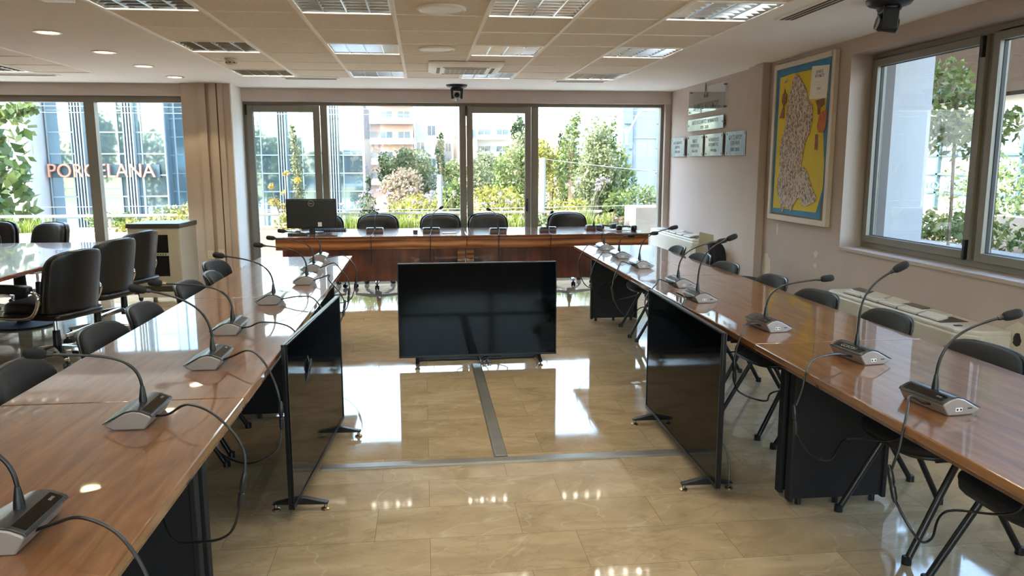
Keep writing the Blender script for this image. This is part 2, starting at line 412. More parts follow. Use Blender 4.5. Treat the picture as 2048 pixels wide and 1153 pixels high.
# grooved column between the two glass walls
c = MB(); yb = 10.55
prof = [(-2.83, 9.78), (-2.63, 9.78), (-2.63, 9.74), (-2.545, 9.74), (-2.545, 9.79), (-2.50, 9.79), (-2.50, 9.74), (-2.42, 9.74), (-2.42, 9.80), (-2.405, 9.80), (-2.405, 9.74), (-2.345, 9.74), (-2.345, 9.77), (-2.27, 9.77), (-2.27, yb), (-2.83, yb)]
c.prism(prof, 0, CZ, 'z'); struct(c.build('column', 'column_paint'))
struct(MB().b2(-2.269, -2.255, 9.775, yb, 0, CZ).build('column_side_panel', 'white_plaster'))
# pilaster pipes on the right wall
struct(MB().b2(WX - .05, WX, 7.56, 7.70, 0, CZ).b2(WX - .085, WX, 7.30, 7.50, 0, CZ).build('trim_1', 'wall_paint', bevel=.008))
# ceiling: plaster border + tile field + grid
XT = [-1.94 + .592 * i for i in range(8)]; YT = [8.95 - .617 * i for i in range(19)]
LXT = [-3.41 - .592 * i for i in range(6)]
fix_cols = [0, 2, 4, 6]; fix_rows = [0, 3, 6, 9, 12, 15]
x0, x1, y0, y1 = XT[0], XT[-1], YT[-1], YT[0]; lx0, lx1 = LXT[-1], LXT[0]; ly1 = 8.80
c = MB()
c.b2(LX, lx0, BY, FY + .2, CZ, CZ + .1); c.b2(lx1, x0, BY, FY + .2, CZ, CZ + .1); c.b2(x1, WX, BY, FY + .2, CZ, CZ + .1)
c.b2(x0, x1, y1, FY + .2, CZ, CZ + .1); c.b2(x0, x1, BY, y0, CZ, CZ + .1); c.b2(lx0, lx1, ly1, FY + .2, CZ, CZ + .1); c.b2(lx0, lx1, BY, y0 - .15, CZ, CZ + .1)
struct(c.build('ceiling', 'white_plaster'))
struct(MB().b2(LX - .2, WX + .28, BY - .2, FY + .45, CZ + .25, CZ + .3).build('ceiling_slab', 'white_plaster'))
t = MB(); g = MB()
for i in range(7):
    for j in range(18):
        if i in fix_cols and j in fix_rows: continue
        t.b2(XT[i] + .003, XT[i + 1] - .003, YT[j + 1] + .003, YT[j] - .003, CZ + .004, CZ + .03)
LYT = [8.80 - .617 * i for i in range(19)]
for i in range(5):
    for j in range(18):
        if i == 1 and j in (0, 5): continue
        t.b2(LXT[i + 1] + .003, LXT[i] - .003, LYT[j + 1] + .003, LYT[j] - .003, CZ + .004, CZ + .03)
for i, x in enumerate(XT): g.b2(x - .012, x + .012, y0, y1, CZ - .004, CZ + .02)
for y in YT: g.b2(x0, x1, y - .0035, y + .0035, CZ - .001, CZ + .02)
for x in LXT: g.b2(x - .012, x + .012, LYT[-1], ly1, CZ - .004, CZ + .02)
for y in LYT: g.b2(lx0, lx1, y - .0035, y + .0035, CZ - .001, CZ + .02)
struct(t.build('ceiling_tiles', 'ceiling_tile')); struct(g.build('ceiling_grid', 'tile_grid_metal'))

# ---------------------------------------------------------------- windows
def frame_rect(m, x0, x1, z0, z1, w, y0, y1):
    m.b2(x0, x0 + w, y0, y1, z0, z1); m.b2(x1 - w, x1, y0, y1, z0, z1); m.b2(x0 + w, x1 - w, y0, y1, z1 - w, z1); m.b2(x0 + w, x1 - w, y0, y1, z0, z0 + w)
GY = 10.44
win = struct(thing('window_2', None, None))
f = MB(); frame_rect(f, -2.26, 3.25, 0.0, 2.335, .04, GY - .05, GY + .06)
for a, b in ((-1.30, -1.215), (.49, .575), (1.445, 1.54)): f.b2(a, b, GY - .05, GY + .06, 0.04, 2.295)
f.build('window_frame', 'window_metal', win, bevel=.004)
for a, b in ((-2.22, -1.305), (.58, 1.44)):
    lf = MB(); frame_rect(lf, a + .004, b - .004, .045, 2.29, .078, GY - .075, GY - .01); l = lf.build('door_leaf', 'window_metal', win, bevel=.004)
    MB().b2(a + .08, b - .08, GY - .045, GY - .039, .12, 2.215).build('pane', 'window_glass', l)
    gk = MB(); frame_rect(gk, a + .076, b - .076, .118, 2.217, .008, GY - .05, GY - .034); gk.build('gasket', 'window_gasket', l)
    MB().b2(a - .012, a + .014, GY - .09, GY - .05, 2.17, 2.30).build('hinge', 'black_plastic', l, bevel=.003)
    if a > 0:
        h = MB().box((b - .055, GY - .08, 1.0), (.03, .012, .17)).tube([(b - .055, GY - .08, 1.05), (b - .055, GY - .125, 1.05), (b - .055, GY - .125, .93)], .009)
        h.build('handle', 'black_plastic', l, bevel=.002)
for a, b in ((-1.215, .49), (1.54, 3.21)):
    MB().b2(a, b, GY - .003, GY + .003, .04, 2.295).build('pane', 'window_glass', win)
win = struct(thing('window_1', None, None)); GL = 9.98
f = MB(); f.b2(-7.0, -2.84, GL - .05, GL + .06, 2.285, 2.36); f.b2(-7.0, -2.84, GL - .05, GL + .06, 0, .05)
for a, b in ((-7.0, -6.9), (-5.62, -5.52), (-3.99, -3.875), (-2.86, -2.80)): f.b2(a, b, GL - .05, GL + .06, .05, 2.285)
f.build('window_frame', 'window_metal', win, bevel=.004)
for a, b in ((-6.9, -5.62), (-5.52, -3.99), (-3.875, -2.86)): MB().b2(a, b, GL - .003, GL + .003, .05, 2.285).build('pane', 'window_glass', win)
# window behind the camera
win = struct(thing('window_4', None, None)); f = MB(); frame_rect(f, -2.2, 3.0, .85, 2.35, .07, BY - .14, BY - .05)
for x in (-.5, 1.25): f.b2(x - .05, x + .05, BY - .14, BY - .05, .92, 2.28)
f.build('window_frame', 'window_metal', win, bevel=.004)
for a, b in ((-2.13, -.55), (-.45, 1.2), (1.3, 2.93)): MB().b2(a, b, BY - .1, BY - .094, .92, 2.28).build('pane', 'window_glass', win)
# right window
win = struct(thing('window_3', None, None)); GX = 3.53
def frame_y(m, y0, y1, z0, z1, w, xa, xb):
    m.b2(xa, xb, y0, y0 + w, z0, z1); m.b2(xa, xb, y1 - w, y1, z0, z1); m.b2(xa, xb, y0 + w, y1 - w, z1 - w, z1); m.b2(xa, xb, y0 + w, y1 - w, z0, z0 + w)
f = MB(); frame_y(f, OY0, OY1 - .0, OZ0, OZ1, .05, GX - .02, GX + .07)
for y in (4.575, 3.0): f.b2(GX - .02, GX + .07, y - .03, y + .03, OZ0 + .05, OZ1 - .05)
f.build('window_frame', 'window_metal', win, bevel=.004)
for a, b in ((4.605, 5.83), (3.03, 4.545), (1.05, 2.97)):
    lf = MB(); frame_y(lf, a, b, OZ0 + .045, OZ1 - .045, .055, GX - .045, GX + .03); l = lf.build('sash', 'window_metal', win, bevel=.004)
    MB().b2(GX + .0, GX + .006, a + .05, b - .05, OZ0 + .095, OZ1 - .095).build('pane', 'window_glass', l)
    gk = MB(); frame_y(gk, a + .05, b - .05, OZ0 + .095, OZ1 - .095, .008, GX - .012, GX + .012); gk.build('gasket', 'window_gasket', l)
    MB().box((GX - .055, a + .012, OZ1 - .12), (.03, .022, .13)).build('hinge', 'black_plastic', l, bevel=.003)
    MB().box((GX - .055, a + .012, OZ0 + .11), (.03, .022, .13)).build('hinge', 'black_plastic', l, bevel=.003)
struct(MB().b2(WX - .012, GX - .02, OY0, OY1, OZ0 - .025, OZ0 + .001).build('window_3_sill', 'wall_paint', bevel=.003))

# ---------------------------------------------------------------- ceiling fittings
def make_fixture():
    r = thing('ceiling_light', '', 'ceiling light')
    h = MB(); h.b2(-.29, .29, -.3, .3, .10, .104)
    for s in (-1, 1): h.b2(s * .288, s * .292, -.3, .3, 0, .104); h.b2(-.29, .29, s * .298, s * .302, 0, .104)
    h.build('housing', 'louvre_metal', r)
    fr = MB(); frame = .014
    fr.b2(-.29, .29, -.302, -.302 + frame, -.004, .004); fr.b2(-.29, .29, .302 - frame, .302, -.004, .004)
    fr.b2(-.29, -.29 + frame, -.29, .29, -.004, .004); fr.b2(.29 - frame, .29, -.29, .29, -.004, .004)
    fr.build('frame', 'fixture_white', r)
    lv = MB()
    for i in range(1, 4):
        x = -.29 + .145 * i
        lv.prism([(x - .004, .002), (x + .004, .002), (x + .022, .05), (x - .022, .05)], -.288, .288, 'y')
    for x in (-.276, .276): lv.b2(x - .003, x + .003, -.288, .288, .002, .05)
    for i in range(1, 7):
        y = -.302 + .604 * i / 7
        lv.prism([(y - .003, .004), (y + .003, .004), (y + .012, .045), (y - .012, .045)], -.276, .276, 'x')
    lv.build('louvre', 'louvre_metal', r)
    for i in range(4):
        x = -.2175 + .145 * i
        MB().tube([(x, -.285, .078), (x, .285, .078)], .013, 8).build('lamp_tube', 'tube_light', r)
    return r
fx = None; rown = ['row nearest the far windows', 'second row from the far windows', 'third row from the far windows', 'fourth row from the far windows', 'row behind the camera', 'last row at the back']
coln = ['leftmost', 'second from the left', 'second from the right', 'rightmost']
for j, rj in enumerate(fix_rows):
    for i, ci in enumerate(fix_cols):
        loc = ((XT[ci] + XT[ci + 1]) / 2, (YT[rj] + YT[rj + 1]) / 2, CZ)
        lab = 'mirrored louvre ceiling light, %s in the %s' % (coln[i], rown[j])
        if fx is None: fx = make_fixture(); fx.location = loc; fx['label'] = lab; fx['group'] = 'square louvre lights in the tiled ceiling'
        else: dup(fx, loc, label=lab)
dup(fx, ((LXT[1] + LXT[2]) / 2, (LYT[0] + LYT[1]) / 2, CZ), label='mirrored louvre ceiling light over the leather chairs on the left')
dup(fx, ((LXT[1] + LXT[2]) / 2, (LYT[5] + LYT[6]) / 2, CZ), label='mirrored louvre ceiling light over the left meeting table, nearer the camera')
dl = None
for k, (y, lab) in enumerate(((9.1, 'warm round downlight next to the grooved column'), (8.14, 'warm round downlight, second from the grooved column'), (7.18, 'warm round downlight, third from the grooved column'), (6.17, 'warm round downlight, farthest from the column of those in view'))):
    if dl is None:
        dl = thing('downlight', lab, 'downlight', (-2.68, y, CZ), 0, 'recessed downlights in the plaster strip')
        MB().lathe([(.095, -.001), (.097, -.006), (.078, -.009), (.07, -.002), (.068, .0)], 32).build('rim', 'downlight_rim', dl, smooth=50)
        MB().lathe([(.069, -.004), (.05, -.0055), (.002, -.006)], 28).build('lamp', 'warm_lamp', dl, smooth=60)
    else: dup(dl, (-2.68, y, CZ), label=lab)
    sd = bpy.data.lights.new('downlight_beam', 'SPOT'); sd.energy = SPOT; sd.color = (1, .8, .5); sd.spot_size = 1.8; sd.shadow_soft_size = .05
    so = bpy.data.objects.new('downlight_beam', sd); col.objects.link(so); so.location = (-2.68, y, CZ - .03)
sp = None
for y, lab in ((6.72, 'round white ceiling speaker nearer the air conditioner'), (5.01, 'round white ceiling speaker farther from the air conditioner')):
    if sp is None:
        sp = thing('ceiling_speaker', lab, 'speaker', (.135, y, CZ), 0, 'round speakers in the middle ceiling column')
        MB().lathe([(.15, .002), (.152, -.008), (.14, -.014), (.134, -.008), (.13, 0)], 40).build('rim', 'fixture_white', sp, smooth=50)
        MB().lathe([(.133, -.006), (.09, -.0095), (.04, -.0105), (.002, -.011)], 40).build('grille', 'fixture_white', sp, smooth=60)
    else: dup(sp, (.135, y, CZ), label=lab)
sd = thing('smoke_detector', 'small round white smoke detector on a ceiling tile', 'smoke detector', (-1.72, 7.54, CZ))
MB().lathe([(.055, .002), (.058, -.012), (.05, -.02), (.048, -.04), (.04, -.052), (.002, -.054)], 24).build('body', 'offwhite_plastic', sd, smooth=45)
b = MB()
for k in range(8): a = k * PI / 4; b.box((.047 * math.cos(a), .047 * math.sin(a), -.034), (.006, .022, .008), rz=a)
b.build('vent_slots', 'grille_dark', sd)
# air conditioning cassette
ac = thing('air_conditioner', 'square white cassette air conditioner with a slatted grille in the tiled ceiling', 'air conditioner', (.43, 7.86, CZ))
c = MB(); A, B_ = .36, .30
c.add([(-A, -A, 0), (A, -A, 0), (A, A, 0), (-A, A, 0), (-A, -A, -.018), (A, -A, -.018), (A, A, -.018), (-A, A, -.018), (-B_, -B_, -.045), (B_, -B_, -.045), (B_, B_, -.045), (-B_, B_, -.045)],
      [(0, 1, 5, 4), (1, 2, 6, 5), (2, 3, 7, 6), (3, 0, 4, 7), (4, 5, 9, 8), (5, 6, 10, 9), (6, 7, 11, 10), (7, 4, 8, 11), (8, 9, 10, 11), (3, 2, 1, 0)])
c.build('panel', 'fixture_white', ac, bevel=.006)
gr = MB().b2(-.2, .2, -.2, .2, -.0465, -.0445).build('intake', 'grille_dark', ac)
s_ = MB()
for k in range(16): s_.b2(-.2, .2, -.194 + k * .0253, -.184 + k * .0253, -.052, -.046)
for k in range(9): s_.b2(-.2 + k * .049, -.194 + k * .049, -.2, .2, -.053, -.046)
s_.build('slats', 'offwhite_plastic', gr)
for sx in (-1, 1): MB().b2(sx * .262 - .016, sx * .262 + .016, -.22, .22, -.047, -.0445).build('air_outlet', 'grille_dark', ac)
for sy in (-1, 1): MB().b2(-.22, .22, sy * .262 - .016, sy * .262 + .016, -.047, -.0445).build('air_outlet', 'grille_dark', ac)
# slot diffusers
def slot(name, label, c, L, rz=0):
    r = thing(name, label, 'air vent', c, rz)
    f = MB(); f.b2(-L / 2, L / 2, -.07, .07, -.008, .002); f.build('frame', 'fixture_white', r, bevel=.003)
    for y in (-.035, 0, .035): MB().b2(-L / 2 + .03, L / 2 - .03, y - .011, y + .011, -.0095, -.0075).build('slot', 'grille_dark', r)
slot('slot_diffuser', 'long slot air vent in the plaster over the right part of the desk', (1.84, 9.13, CZ), .62)
slot('slot_diffuser', 'slot air vent in the plaster beside the grooved column', (-1.22, 9.1, CZ), .62)
slot('slot_diffuser', 'long slot air vent in the plaster over the right-hand table', (2.42, 4.3, CZ), 1.7, PI / 2)
slot('slot_diffuser', 'slot air vent in the plaster above the leather chairs', (-4.4, 9.02, CZ), 1.1)
tag(MB().b2(-2.17, -2.0, 4.5, 4.995, CZ - .015, CZ + .001).build('ceiling_plate', 'fixture_white', bevel=.003), 'flat white plate fixed to the plaster ceiling strip at the left', 'ceiling plate')
# two pan-tilt cameras
def ptz(label, loc, rz, s=1.0):
    r = thing('dome_camera', label, 'camera', loc, rz)
    MB().lathe([(.13, .002), (.13, -.012), (.115, -.03), (.07, -.045), (.065, -.06), (.002, -.062)], 28).build('base', 'black_plastic', r, smooth=40)
    y = MB(); y.b2(-.068, -.046, -.045, .04, -.17, -.05); y.b2(.046, .068, -.045, .04, -.17, -.05); y.b2(-.068, .068, -.045, .04, -.075, -.05)
    y.build('yoke', 'black_plastic', r, bevel=.008)
    T = Matrix.Translation((0, 0, -.14)) @ Matrix.Rotation(math.radians(78), 4, 'X')
    h = MB().lathe([(.03, -.055), (.042, -.05), (.044, .0), (.044, .05), (.04, .062), (.002, .062)], 24, T).build('camera_head', 'black_plastic', r, smooth=40)
    MB().lathe([(.041, .056), (.041, .068), (.033, .07), (.032, .064)], 24, T, False).build('lens_ring', 'silver_paint', h, smooth=40)
    MB().lathe([(.032, .06), (.02, .066), (.002, .068)], 20, T).build('lens', 'black_gloss', h, smooth=60)
    return r
ptz('black ceiling camera hanging in front of the far windows', (.43, 9.7, CZ), 0)
ptz('black ceiling camera hanging beside the right window', (2.75, 4.48, CZ), -PI / 2 - .3)

# ---------------------------------------------------------------- meeting tables
TZ = .75
def side_table(label, x0, x1, y0, y1):
    L = y1 - y0; W = x1 - x0
    r = thing('meeting_table', label, 'table', ((x0 + x1) / 2, (y0 + y1) / 2, 0), 0, 'glossy brown side tables')
    MB().b2(-W / 2, W / 2, -L / 2 + .0015, L / 2 - .0015, TZ - .03, TZ).build('tabletop', 'table_veneer', r, bevel=.005, seg=3)
    MB().b2(-W / 2 + .006, W / 2 - .006, -L / 2 + .006, L / 2 - .006, TZ - .042, TZ - .03).build('edge_band', 'table_edge', r)
    for s in (-1, 1):
        e = MB().b2(-.22, .22, s * (L / 2 - .05) - .014, s * (L / 2 - .05) + .014, .03, TZ - .042).build('end_panel', 'table_panel', r, bevel=.002)
        for x in (-.18, 0, .18): MB().lathe([(.014, 0), (.014, .03)], 12, Matrix.Translation((x, s * (L / 2 - .05), 0))).build('foot', 'black_plastic', e)
        MB().b2(-.235, -.215, s * (L / 2 - .05) - .024, s * (L / 2 - .05) + .024, .02, TZ - .042).build('post', 'black_matte', e, bevel=.003)
        MB().b2(.215, .235, s * (L / 2 - .05) - .024, s * (L / 2 - .05) + .024, .02, TZ - .042).build('post', 'black_matte', e, bevel=.003)
    MB().b2(-.02, .02, -L / 2 + .07, L / 2 - .07, TZ - .1, TZ - .042).build('rail', 'black_matte', r)
    return r
for lab, y0 in (('glossy brown table nearest the camera on the right, under the fan coil wall', 1.12), ('glossy brown middle table of the right-hand row', 3.24), ('glossy brown table at the far end of the right-hand row', 5.36)):
    side_table(lab, 1.465, 2.265, y0, y0 + 2.12)
for lab, y0 in (('glossy brown table nearest the camera on the left', .57), ('glossy brown middle table of the left-hand row', 2.68), ('glossy brown table at the far end of the left-hand row', 4.79)):
    side_table(lab, -1.43, -.632, y0, y0 + 2.11)

# rosewood head desks
def head_desk(label, x0, x1, post_side):
    r = thing('head_desk', label, 'desk', ((x0 + x1) / 2, 9.25, 0), 0, 'rosewood head desks')
    h = (x1 - x0) / 2; yf, yb = 8.75 - 9.25, 9.83 - 9.25
    MB().b2(-h + .001, h - .001, yf, yb, TZ - .022, TZ).build('desktop', 'rosewood_top', r, bevel=.004)
    MB().b2(-h + .001, h - .001, yf + .004, yf + .03, TZ - .145, TZ - .022).build('fascia', 'rosewood', r, bevel=.003)
    MB().b2(-h + .004, h - .004, yf + .002, yf + .006, TZ - .028, TZ - .02).build('trim_strip', 'table_edge', r)
    MB().b2(-h + .05, h - .05, -.05, -.025, .18, TZ - .03).build('modesty_panel', 'rosewood_panel', r, bevel=.002)
    for s in (-1, 1):
        MB().b2(s * (h - .03) - .02, s * (h - .03) + .02, -.14, .5, 0.0, TZ - .022).build('side_panel', 'rosewood_panel', r, bevel=.002)
    MB().b2(post_side * (h - .05) - .045, post_side * (h - .05) + .045, -.2, -.14, 0.0, TZ - .145).build('post', 'rosewood', r, bevel=.003)
    return r
head_desk('left half of the long rosewood head desk, with the monitor', -1.635, .478, 1)
head_desk('right half of the long rosewood head desk', .482, 2.6, -1)

# ---------------------------------------------------------------- visitor chairs (front is +y)
def visitor_chair(label):
    r = thing('visitor_chair', label, 'chair')
    def seatfn(p):
        t = p.y / .22
        return (p.x * (1 + .04 * t), p.y, p.z - .02 * max(0, t) ** 2 - .01 * (p.x / .24) ** 2)
    MB().cushion((0, 0, .455), (.235, .22, .028), .5, .62, fn=seatfn).build('seat', 'black_fabric', r, smooth=60)
    MB().cushion((0, 0, .432), (.232, .215, .014), .4, .6, fn=seatfn).build('seat_shell', 'chair_shell', r, smooth=60)
    def backfn(p):
        z = p.z; return (p.x, p.y + 1.1 * p.x * p.x - .16 * z - .5 * z * z, z)
    MB().cushion((0, -.235, .648), (.228, .024, .15), .5, .6, fn=backfn).build('backrest', 'black_fabric', r, smooth=60)
    MB().cushion((0, -.255, .648), (.232, .013, .153), .4, .6, fn=backfn).build('back_shell', 'chair_shell', r, smooth=60)
    for s in (-1, 1):
        f = MB().tube([(s * .205, .02, .405), (s * .215, .1, .26), (s * .235, .23, .018)], .0135, 8).build('leg', 'black_tube', r, smooth=60)
        MB().lathe([(.019, 0), (.018, .03), (.014, .032)], 12, Matrix.Translation((s * .236, .235, 0))).build('foot_cap', 'black_plastic', f)
        f = MB().tube([(s * .205, -.02, .405), (s * .215, -.12, .26), (s * .235, -.26, .018)], .0135, 8).build('leg', 'black_tube', r, smooth=60)
        MB().lathe([(.019, 0), (.018, .03), (.014, .032)], 12, Matrix.Translation((s * .236, -.265, 0))).build('foot_cap', 'black_plastic', f)
        MB().tube(bez([(s * .14, -.1, .41), (s * .14, -.22, .42), (s * .14, -.275, .49), (s * .14, -.266, .62)], 6), .011, 8).build('back_support', 'black_tube', r, smooth=60)
    MB().tube([(-.205, .0, .41), (.205, 0, .41)], .012).tube([(-.14, -.1, .41), (.14, -.1, .41)], .01).tube([(-.205, .12, .405), (-.205, -.12, .405)], .011).tube([(.205, .12, .405), (.205, -.12, .405)], .011).build('seat_frame', 'black_tube', r)
    return r
vc = visitor_chair('black padded chair at the near end of the right-hand table, seat showing under the edge')
vc['group'] = 'black padded chairs along the tables'
vc.location = (2.07, 2.25, 0); vc.rotation_euler = (0, 0, PI / 2)
ords = ['second', 'third', 'fourth', 'fifth', 'sixth', 'seventh', 'eighth']
for k, (y, dx, a) in enumerate(((2.87, 0, .04), (3.62, .03, -.05), (4.26, 0, .06), (4.92, .02, -.03), (5.62, -.02, .05), (6.24, .0, 0), (6.86, .0, -.08))):
    dup(vc, (2.075 + dx, y, 0), PI / 2 + a, 'black padded chair, %s from the camera along the wall side of the right-hand tables' % ords[k])
for k, (y, dx, a) in enumerate(((3.05, -.02, .05), (3.74, 0, -.06), (4.32, 0, .03), (5.12, 0, -.05), (5.62, .04, .12), (6.22, -.12, -.12))):
    dup(vc, (-1.29 + dx, y, 0), -PI / 2 + a, 'black padded chair, %s from the camera along the left side of the left-hand tables' % (['nearest'] + ords)[k])
dup(vc, (2.95, 6.98, 0), PI + .95, 'black padded chair standing apart against the right wall under the poster board')

# ---------------------------------------------------------------- leather swivel chairs (front is +y)
def swivel_chair(label):
    r = thing('swivel_chair', label, 'chair')
    seat = MB().cushion((0, .03, .47), (.25, .26, .06), .45, .45, fn=lambda p: (p.x, p.y, p.z - .015 * (p.y / .26) ** 2)).build('seat', 'leather', r, smooth=60)
    MB().cushion((0, .0, .415), (.262, .29, .03), .3, .4).build('seat_shell', 'leather_edge', r, smooth=60)
    wrap = lambda p: (p.x, p.y + 1.15 * p.x * p.x - .16 * p.z, p.z - .35 * p.x * p.x * (1 if p.z > 0 else 0))
    MB().cushion((0, -.235, .67), (.25, .055, .235), .42, .42, fn=wrap).build('back_cushion', 'leather', r, smooth=60)
    MB().cushion((0, -.275, .655), (.265, .028, .255), .3, .35, fn=wrap).build('back_shell', 'leather', r, smooth=60)
    pts = []
    for k in range(25):
        a = PI * k / 24; x = .262 * math.copysign(abs(math.cos(a)) ** .35, math.cos(a)); z = .25 * (abs(math.sin(a)) ** .35); pts.append((x, z))
    pts = [(.262, -.2)] + pts + [(-.262, -.2)]
    MB().tube([(wrap(Vector((x, 0, z)))[0], wrap(Vector((x, 0, z)))[1] - .258, wrap(Vector((x, 0, z)))[2] + .655) for x, z in pts], .009, 6).build('piping', 'leather_edge', r, smooth=60)
    for s in (-1, 1):
        a = MB().cushion((s * .315, .06, .635), (.036, .17, .034), .4, .35).build('armrest', 'leather', r, smooth=60)
        MB().tube(bez([(s * .315, -.08, .625), (s * .315, -.145, .605), (s * .315, -.165, .55), (s * .31, -.12, .46), (s * .3, -.05, .42), (s * .29, .08, .405), (s * .28, .24, .405)], 6), .014, 8).build('arm_loop', 'chrome', a, smooth=60)
    m = MB().b2(-.1, .1, -.13, .13, .365, .39); m.build('seat_plate', 'black_plastic', r, bevel=.004)
    MB().lathe([(.017, .24), (.017, .37)], 14).build('gas_rod', 'chrome', r)
    MB().lathe([(.034, .07), (.034, .1), (.028, .26), (.024, .265)], 18).build('column', 'black_plastic', r, smooth=40)
    for k in range(5):
        A = 2 * PI * k / 5 + .3; T = Matrix.Rotation(A, 4, 'Z')
        lg = MB(); lg.add([(.02, -.03, .1), (.02, .03, .1), (.30, .02, .068), (.30, -.02, .068), (.02, -.03, .145), (.02, .03, .145), (.30, .018, .095), (.30, -.018, .095)],
               [(0, 1, 2, 3), (7, 6, 5, 4), (0, 4, 5, 1), (1, 5, 6, 2), (2, 6, 7, 3), (3, 7, 4, 0)], T)
        leg = lg.build('base_leg', 'chrome', r, bevel=.006)
        cs = MB()
        for s in (-1, 1): cs.lathe([(.012, -.01), (.026, -.01), (.028, -.004), (.026, .01), (.012, .01)], 16, T @ Matrix.Translation((.29, s * .014, .028)) @ Matrix.Rotation(PI / 2, 4, 'X'))
        cs.lathe([(.01, .03), (.01, .07)], 10, T @ Matrix.Translation((.29, 0, 0))); cs.build('caster', 'black_plastic', leg, smooth=40)
    return r
sc_ = swivel_chair('black leather swivel chair behind the desk, second from the left, next to the monitor chair')
sc_['group'] = 'black leather swivel chairs'
sc_.location = (-.59, 9.93, 0); sc_.rotation_euler = (0, 0, PI)
for x, y, a, lab in ((-1.28, 9.93, .05, 'black leather swivel chair half hidden behind the monitor'), (.205, 9.93, -.04, 'black leather swivel chair behind the desk, left of the joint between its halves'), (.84, 9.93, .03, 'black leather swivel chair behind the desk in front of the balcony door'), (1.89, 9.93, 0, 'black leather swivel chair at the right end of the desk')):
    dup(sc_, (x, y, 0), PI + a, lab)
for x, y, a, lab in ((-2.89, 6.32, PI / 2 - .33, 'black leather swivel chair nearest the camera at the left meeting table'), (-2.93, 7.2, PI / 2 - .3, 'black leather swivel chair, middle of three on the near side of the left table'),
                    (-3.0, 8.02, PI / 2 - .28, 'black leather swivel chair closest to the equipment cabinet'), (-4.92, 9.3, PI, 'black leather swivel chair facing us across the left table'),
                    (-4.28, 9.05, PI - .5, 'black leather swivel chair turned sideways, right of the far pair at the left table'), (-4.58, 8.45, PI + .6, 'black leather swivel chair cut by the left edge of the view')):
    dup(sc_, (x, y, 0), a, lab)
# left meeting table
lt = thing('conference_table', 'long reddish conference table with a pale shine among leather chairs on the left', 'table', (0, 0, 0))
MB().prism([(-3.03, 4.6), (-3.03, 8.40), (-3.12, 8.50), (-4.75, 8.50), (-4.75, 4.6)], TZ - .035, TZ, 'z').build('tabletop', 'left_table_wood', lt, bevel=.006)
for y in (5.3, 7.9): MB().lathe([(.28, 0), (.28, .02), (.06, .04), (.05, TZ - .06), (.2, TZ - .036)], 24, Matrix.Translation((-3.9, y, 0))).build('pedestal', 'black_matte', lt, smooth=40)

